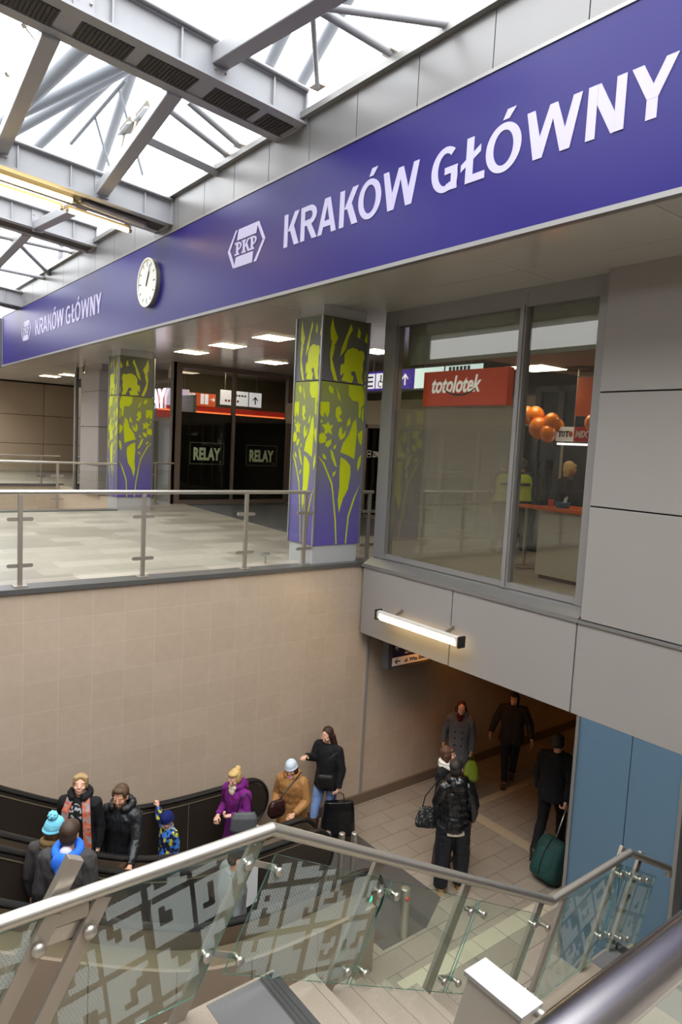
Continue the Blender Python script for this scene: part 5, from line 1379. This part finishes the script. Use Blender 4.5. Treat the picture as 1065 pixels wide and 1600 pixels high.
blk = fabric('black_wool', (26, 25, 27)); blk2 = fabric('black_nylon', (24, 25, 28), .5, .1, 30, .3, .5)
puffm = mat('glossy_black_puffer', (20, 20, 22), .26, 0, .1, 25, .25, .6)
jeans = fabric('blue_jeans', (132, 160, 212), .8); djean = fabric('dark_trousers', (34, 36, 44)); bro = mat('brown_boot_leather', (74, 50, 38), .5, 0, .15, 30, .2)
dsh = mat('dark_shoe', (32, 30, 30), .5); tansh = mat('tan_boot_suede', (190, 150, 98), .8, 0, .1, 60)
purple = fabric('purple_wool', (112, 28, 112)); tanm = fabric('tan_padded_cloth', (158, 112, 64), .6, .08, 14, .3)
greyc = fabric('grey_wool', (104, 104, 110)); dbrown = fabric('dark_brown_jacket', (44, 36, 34)); greyj = fabric('charcoal_jacket', (62, 58, 58))
def pattern_mat(name, cols, scale, kind='VORONOI'):
    m = bpy.data.materials.new(name); m.use_nodes = True; t = m.node_tree; b = t.nodes['Principled BSDF']; b.inputs['Roughness'].default_value = .7
    tcd = t.nodes.new('ShaderNodeTexCoord')
    if kind == 'VORONOI': n = t.nodes.new('ShaderNodeTexVoronoi'); outp = None; n.inputs['Scale'].default_value = scale; w_ = t.nodes.new('ShaderNodeSeparateColor'); t.links.new(n.outputs['Color'], w_.inputs[0]); outp = w_.outputs[0]
    else: n = t.nodes.new('ShaderNodeTexWave'); n.inputs['Scale'].default_value = scale; n.inputs['Distortion'].default_value = 4; n.bands_direction = 'X'; outp = n.outputs['Fac']
    t.links.new(tcd.outputs['Object'], n.inputs['Vector'])
    r = t.nodes.new('ShaderNodeValToRGB'); r.color_ramp.interpolation = 'CONSTANT' if kind == 'VORONOI' else 'LINEAR'; e = r.color_ramp.elements
    while len(e) < len(cols): e.new(.5)
    for k, c in enumerate(cols): e[k].position = k / len(cols); e[k].color = (*lin(c), 1)
    t.links.new(outp, r.inputs[0]); t.links.new(r.outputs[0], b.inputs['Base Color']); return m
kidm = pattern_mat('child_suit_print', [(30, 40, 90), (58, 120, 210), (24, 30, 60), (70, 130, 220), (214, 206, 40), (30, 36, 70)], 26)
scm = pattern_mat('orange_scarf_print', [(190, 84, 60), (180, 116, 96), (146, 140, 142), (200, 100, 70)], 34)

# 1 blond woman
p, W1, _ = person('blond woman in black coat with long orange patterned scarf, facing the viewer on the escalator', (2.33, 7.32, -3.5), 232, 1.64, dict(m=blk, hem=.55, hood=2), (djean, 1.), (dsh, 0), hair=('pony', (168, 138, 96)), headdir=(14, 20, -4), scarf=(scm, 'long'))
mb = MB(); mb.ell((0, .118, 1.22), (.075, .035, .14), 16, 10); link_mesh('shirt', remesh(mb, .007, 1), [pattern_mat('black_shirt_print', [(20, 20, 22), (20, 20, 22), (26, 26, 28), (180, 180, 184)], 34)], p)
# 2 bearded man
person('bearded man in black hooded jacket with his hand on the escalator handrail', (2.76, 7.17, -3.76), 218, 1.76, dict(m=blk2, hem=.78, hood=2, puff=.025), (djean, 1.05), (dsh, 0), skin='warm', hair=('short', (84, 62, 42)), beard=True, headdir=(10, -6, 0), lean=(0, .04),
       arms={-1: ((-.24, .13, 1.17), (-.30, .36, 1.03))}, curl=(.35, .25))
# 3 person with pompom hat
person('person in light blue pompom hat and brown scarf, beside the boy on the nearer escalator', (1.74, 6.25, -3.24), 40, 1.56, dict(m=greyj, hem=.7), (djean, 1.), (dsh, 0), hair=('bob', (96, 66, 42)), hat=(fabric('light_blue_knit', (118, 196, 216), .9, .16, 40, .6), 'pompom'), scarf=(fabric('olive_brown_scarf', (110, 88, 56), .9, .3, 30), 'bulk'), headdir=(-25, -8, 8))
# 4 boy with blue hood
bp_, _, _ = person('dark haired boy seen from behind with bright blue hood over charcoal jacket', (1.80, 5.95, -3.27), 52, 1.68, dict(m=greyj, hem=.72, full=1.18), (djean, 1.1), (dsh, 0), skin='warm', hair=('short', (62, 44, 32)), headdir=(4, -6, 0))
mb = MB(); s_ = 1.68 / 1.75; nk_ = V((0, 0, 1.47)) * s_
for i in range(17):
    a = R(105 + 330 * i / 16 - 90 + 75); mb.ell(nk_ + V((.1 * math.cos(a), .09 * math.sin(a) - .01, .015 + .03 * math.sin(a))), (.042, .042, .045), 10, 8)
mb.ell(nk_ + V((0, -.125, -.05)), (.105, .05, .095), 16, 10); mb.ell(nk_ + V((0, -.15, -.11)), (.06, .035, .06), 14, 8)
link_mesh('hood', remesh(mb, .0075, 3), [fabric('bright_blue_fleece', (46, 110, 220), .9, .06, 40)], bp_)
mb = MB(); mb.ell(nk_ + V((0, -.055, .015)), (.055, .045, .055), 14, 10); link_mesh('shirt_collar', remesh(mb, .007, 1), [fabric('white_cotton', (214, 208, 216))], bp_)
# 5 child
person('small child in dark blue hat and blue yellow patterned suit, reaching for the far handrail', (3.52, 7.64, -3.9), 188, 1.08, dict(m=kidm, hem=.75, full=1.22, puff=.02), (kidm, 1.35), (dsh, 0), hair=None, hat=(fabric('navy_knit', (24, 34, 96), .9, .12, 50, .5), 'beanie'), headdir=(12, -20, 0),
       arms={1: ((.26, .06, 1.56), (.34, .05, 1.78))}, scarf=(fabric('pale_grey_scarf', (150, 150, 160)), 'thin'), curl=(.7, .35), voxel=.005, hs=1.38)
# 6 woman in purple
person('woman with short blond hair in a purple coat and white scarf, holding a grey bag', (4.38, 7.45, -3.95), 196, 1.6, dict(m=purple, hem=.48, hood=1, flare=1.1), (djean, 1.), (dsh, 0), hair=('bun', (196, 164, 104)), headdir=(8, -16, 0), lean=(0, .05), scarf=(fabric('cream_scarf', (220, 206, 178), .9), 'front'),
       arms={-1: ((-.26, .06, 1.17), (-.10, .25, 1.16)), 1: ((.25, .0, 1.13), (.17, .22, 1.05))}, curl=(.9, 1.0))
# 7 woman in tan jacket
person('woman in tan padded jacket and pale blue knit hat stepping onto the escalator', (5.22, 7.42, -3.95), 212, 1.53, dict(m=tanm, hem=.66, hood=2, full=1.18, puff=.045), (fabric('brown_trousers', (84, 62, 44)), 1.), (bro, .3), skin='warm', hair=('bob', (60, 40, 30)), hat=(fabric('pale_blue_knit', (196, 204, 218), .9, .08, 50, .5), 'beanie'), headdir=(0, -14, 6), lean=(0, .07),
       scarf=(fabric('pink_collar', (224, 150, 190)), 'thin'), arms={-1: ((-.27, .08, 1.13), (-.16, .33, 1.02)), 1: ((.27, .02, 1.12), (.2, .24, 1.02))}, legs={1: ((.1, .16, .52), (.1, .2, .12)), -1: ((-.1, -.02, .5), (-.1, -.16, .1))})
# 8 woman in black with jeans
person('long haired woman in short black coat, blue jeans and brown boots, one hand raised', (6.02, 7.72, -3.95), 196, 1.7, dict(m=blk, hem=.80, hood=False, full=1.05, hem_=0), (jeans, 1.), (bro, .55), hair=('long', (58, 36, 27)), headdir=(0, -18, 0),
       arms={1: ((.22, .06, 1.2), (.16, .33, 1.32)), -1: ((-.25, -.02, 1.13), (-.26, .06, .86))}, legs={1: ((.09, .14, .5), (.09, .17, .085)), -1: ((-.1, .0, .5), (-.11, -.1, .1))}, curl=(.5, 1.1))
# 9 person with dark cap
person('person in dark cap and pale grey jacket on the nearer escalator, behind the printed glass', (3.42, 5.85, -3.9), -10, 1.6, dict(m=fabric('pale_grey_jacket', (120, 122, 122)), hem=.74, full=1.08), (djean, 1.), (dsh, 0), skin='warm', hair=('short', (50, 40, 34)), hat=(fabric('dark_cap_cloth', (40, 38, 42)), 'cap'), headdir=(-10, -10, 0))
# 10 woman in grey coat
person('woman in grey buttoned coat with dark red scarf, walking out of the passage', (8.6, 7.5, -3.95), 214, 1.66, dict(m=greyc, hem=.5, hood=1, flare=1.12), (djean, 1.), (dsh, .5), hair=('long', (70, 36, 28)), headdir=(16, -4, 0), scarf=(fabric('dark_red_scarf', (88, 24, 30), .9), 'front'),
       arms={1: ((.26, -.1, 1.15), (.28, -.1, .9))}, legs={1: ((.1, .2, .52), (.1, .24, .09)), -1: ((-.1, .0, .5), (-.1, -.2, .14))}, curl=(.4, 1.1))
gc = [o for o in C.objects if o.get('label', '').startswith('woman in grey buttoned')][0]; bs_ = 1.66 / 1.75
for zz, yy in ((1.22, .138), (1.1, .128), (.98, .142)):
    for k in (-.06, .06):
        me = bpy.data.meshes.new('button'); q_ = MB().ell(V((k, yy, zz)) * bs_, (.016, .012, .016), 10, 6); q_.bm.to_mesh(me); q_.bm.free(); link_mesh('button', me, [BLACK], gc)
# 11 walker
person('dark haired person in dark brown jacket walking towards the viewer in the passage', (9.7, 7.28, -3.95), 214, 1.7, dict(m=dbrown, hem=.82, full=1.14), (djean, 1.02), (mat('brown_shoe', (74, 58, 46), .6), 0), skin='warm', hair=('bob', (40, 30, 26)), headdir=(0, -4, 0),
       arms={1: ((.3, -.03, 1.16), (.36, .06, .93)), -1: ((-.3, -.02, 1.16), (-.36, .1, .93))}, legs={1: ((.08, .1, .5), (.06, .1, .085)), -1: ((-.07, -.03, .5), (-.05, -.2, .15))})
# 12 man with the wheeled bag
person('balding man in black coat striding away, pulling a green wheeled bag', (8.5, 5.58, -3.95), 22, 1.79, dict(m=blk, hem=.82, full=1.12), (fabric('black_trousers', (22, 22, 25)), 1.05), (dsh, 0), skin='warm', hair=('sides', (40, 32, 28)), headdir=(-52, -4, 0), lean=(0, .08),
       arms={1: ((.26, -.12, 1.16), (.22, -.2, .91))}, legs={1: ((.1, .2, .53), (.1, .26, .09)), -1: ((-.11, -.04, .5), (-.12, -.36, .15))}, curl=(1.1, .35))
# 13 man in puffer jacket
pm_, _, _ = person('man in glossy black puffer jacket and tan boots standing with his back to the viewer', (6.66, 5.8, -3.95), 58, 1.79, dict(m=puffm, hem=.84, full=1.06, puff=.085, hood=2, stand=1), (fabric('black_padded_trousers', (28, 29, 34), .5, .1, 20, .4), 1.6), (tansh, .1), skin='warm', hair=('short', (44, 36, 32)), headdir=(-22, -10, -10),
       width=.86, arms={1: ((.235, -.03, 1.16), (.25, .04, .91)), -1: ((-.22, .06, 1.16), (-.12, .25, 1.1))}, legs={1: ((.13, .015, .5), (.14, .02, .085)), -1: ((-.12, .01, .5), (-.13, -.04, .085))})
mb = MB(); s_ = 1.79 / 1.75; loft(mb, [(V((0, 0, .80)) * s_, .185 * s_, .15 * s_), (V((0, 0, .88)) * s_, .185 * s_, .15 * s_)], 24); link_mesh('shirt_hem', remesh(mb, .008, 1), [fabric('cream_knit', (204, 192, 170))], pm_)
# 14 woman behind him
person('brown haired woman with white fur collar, mostly hidden behind the man in the puffer jacket', (6.99, 6.3, -3.95), -60, 1.72, dict(m=blk, hem=.7), (djean, 1.), (bro, .5), hair=('bob', (84, 54, 38)), headdir=(20, 4, 0), scarf=(fabric('white_fur', (214, 206, 194), .95, .1, 80, .8), 'bulk'), arms={1: ((.22, .1, 1.15), (.12, .26, 1.18))})
# 15 seller
person('blond seller in black behind the orange counter of the shop', (9.6, 6.52, 0), -40, 1.76, dict(m=blk, hem=.8), (djean, 1.), (dsh, 0), hair=('bob', (190, 160, 100)), headdir=(0, -10, 0), voxel=.008)
# 16, 17 people in yellow vests
hv = mat('yellow_vest', (206, 232, 30), .6)
for lb, x, y, yw in (('person in yellow vest seen through the frosted film, left of the window mullion', 10.25, 8.3, 60), ('person in yellow vest seen through the narrow pane, right of the window mullion', 10.75, 8.28, 52)):
    q, _, _ = person(lb, (x, y, 0), yw, 1.76, dict(m=fabric('dark_uniform', (40, 42, 48)), hem=.84), (fabric('dark_uniform', (0, 0, 0)), 1.1), (dsh, 0), skin='warm', hair=('short', (60, 46, 36)), voxel=.009)
    mb = MB(); loft(mb, [(V((0, 0, z)), rx, ry) for z, rx, ry in ((.95, .21, .165), (1.1, .20, .155), (1.28, .215, .16), (1.4, .2, .14), (1.45, .13, .105))], 24); vo = link_mesh('vest', remesh(mb, .01, 1), [hv], q)
    mb = MB().box(-.12, .12, -.172, -.160, 1.24, 1.29); o_ = link_mesh('back_print', (lambda m_: (mb.bm.to_mesh(m_), mb.bm.free(), m_)[2])(bpy.data.meshes.new('back_print')), [BLACK], q)

# ------------------------------------------------------------------ bags
def soft(mb, voxel=.008, sm=2): return remesh(mb, voxel, sm)
def bag(name, label, cat, parts, loc, rz=0):
    t = thing(name, label, cat, loc); t.rotation_euler = (0, 0, R(rz))
    for nm, me, m in parts: link_mesh(nm, me, [m], t)
    return t
def strap(pts, r=.008, flat=None):
    mb = MB().tube(pts, r, 8, flat=flat); me = bpy.data.meshes.new('strap'); mb.bm.normal_update(); mb.bm.to_mesh(me); mb.bm.free(); return me
def body(rs, n=20, vox=.008, sq=.6):
    mb = MB(); rr = []
    for z, rx, ry in rs:
        rr.append([V((rx * math.copysign(abs(math.cos(a)) ** sq, math.cos(a)), ry * math.copysign(abs(math.sin(a)) ** sq, math.sin(a)), z)) for a in [2 * math.pi * j / n for j in range(n)]])
    mb.rings(rr); return remesh(mb, vox, 2)
shiny = mat('black_patent', (18, 18, 19), .2, 0, .1, 18, .35, .6)
bag('shopping_bag', 'large shiny black shopping bag held low by the woman in jeans', 'bag', [('body', body([(0, .23, .11), (.06, .25, .12), (.36, .23, .08), (.48, .21, .05)]), shiny), ('handle', strap([(-.08, 0, .46), (-.06, 0, .58), (0, 0, .62), (.06, 0, .58), (.08, 0, .46)]), BLACK)], (6.03, 7.42, -3.76), -30)
bag('shoulder_bag', 'grey shoulder bag under the arm of the woman in the purple coat', 'bag', [('body', body([(0, .15, .06), (.05, .18, .075), (.2, .16, .06), (.26, .13, .03)]), mat('grey_bag', (84, 84, 86), .5, 0, .1, 30, .2)), ('strap', strap([(-.1, 0, .24), (-.06, .02, .42), (.02, .04, .5), (.08, .02, .4), (.1, 0, .24)]), BLACK)], (4.32, 7.18, -3.09), -30)
bag('crossbody_bag', 'dark brown patent bag on the front of the tan jacket', 'bag', [('body', body([(0, .10, .05), (.05, .13, .06), (.16, .12, .05), (.21, .08, .03)]), mat('dark_brown_patent', (48, 26, 24), .22, 0, .1, 20, .3)), ('strap', strap([(.03, 0, .2), (.14, .03, .27), (.29, .06, .36), (.42, .08, .45)], .009), BLACK)], (4.76, 7.12, -2.98), 0)
bag('crossbody_bag', 'small black bag at the hip of the woman in the short black coat', 'bag', [('body', body([(0, .1, .04), (.04, .12, .05), (.14, .12, .045), (.18, .1, .03)]), BLACK), ('strap', strap([(-.1, 0, .16), (0, .02, .36), (.14, .03, .5)], .007), BLACK)], (5.8, 7.47, -3.02), -40)
dotm = pattern_mat('black_bag_dots', [(18, 18, 19), (18, 18, 19), (18, 18, 19), (20, 20, 22), (20, 20, 22), (18, 18, 19), (120, 120, 116)], 75)
bag('handbag', 'black handbag with pale woven dots hanging left of the man in the puffer jacket', 'bag', [('body', body([(0, .145, .065), (.08, .145, .07), (.22, .105, .05), (.27, .07, .03)]), dotm), ('strap', strap([(-.06, 0, .25), (-.03, 0, .42), (.06, 0, .55), (.12, .02, .66)]), BLACK)], (6.58, 6.22, -3.24), -40)
bag('carrier_bag', 'lime green carrier bag carried by the woman in the grey coat', 'bag', [('body', body([(0, .10, .05), (.05, .13, .07), (.24, .11, .05), (.34, .06, .03)], sq=.8), mat('lime_plastic', (136, 160, 46), .4, 0, .12, 10, .4)), ('handle', strap([(-.03, 0, .32), (-.02, 0, .42), (.02, 0, .42), (.03, 0, .32)]), mat('lime_plastic', (0, 0, 0)))], (8.60, 7.2, -3.56), -38)
# wheeled bag
tl_ = thing('wheeled_bag', 'dark green wheeled bag on a pull handle behind the striding man', 'suitcase', (7.95, 5.2, ZF)); tl_.rotation_euler = (0, 0, R(-4))
ti = Matrix.Rotation(R(-22), 3, 'X') if False else Matrix.Rotation(R(24), 3, 'Y')
grn = fabric('dark_green_canvas', (30, 62, 58), .75, .12, 30, .3)
def tilted(me):
    for v in me.vertices: v.co = ti @ v.co + V((-.08, 0, .06))
    return me
link_mesh('body', tilted(body([(0, .13, .19), (.06, .15, .21), (.4, .15, .21), (.5, .12, .19), (.54, .07, .15)], 24)), [grn], tl_)
link_mesh('front_pocket', tilted((lambda q: q)(body([(.08, .16, .15), (.2, .18, .17), (.36, .175, .16), (.4, .14, .13)], 24))), [fabric('green_pocket', (34, 70, 66), .75)], tl_)
for k in (-.09, .09): link_mesh('handle_tube', tilted(strap([(.11, k, .35), (.12, k, 1.0)], .009)), [STEEL], tl_)
link_mesh('handle_grip', tilted(strap([(.12, -.1, 1.0), (.12, .1, 1.0)], .016)), [BLACK], tl_)
link_mesh('zip', tilted(strap([(-.16, 0, .05), (-.185, 0, .2), (-.18, 0, .38), (-.1, 0, .53)], .008)), [BLACK], tl_)
for k in (-.17, .17):
    mb = MB().tube([(.0, k - .02, .05), (.0, k + .02, .05)], .05, 16); me = bpy.data.meshes.new('wheel'); mb.bm.normal_update(); mb.bm.to_mesh(me); mb.bm.free(); link_mesh('wheel', me, [BLACK], tl_)
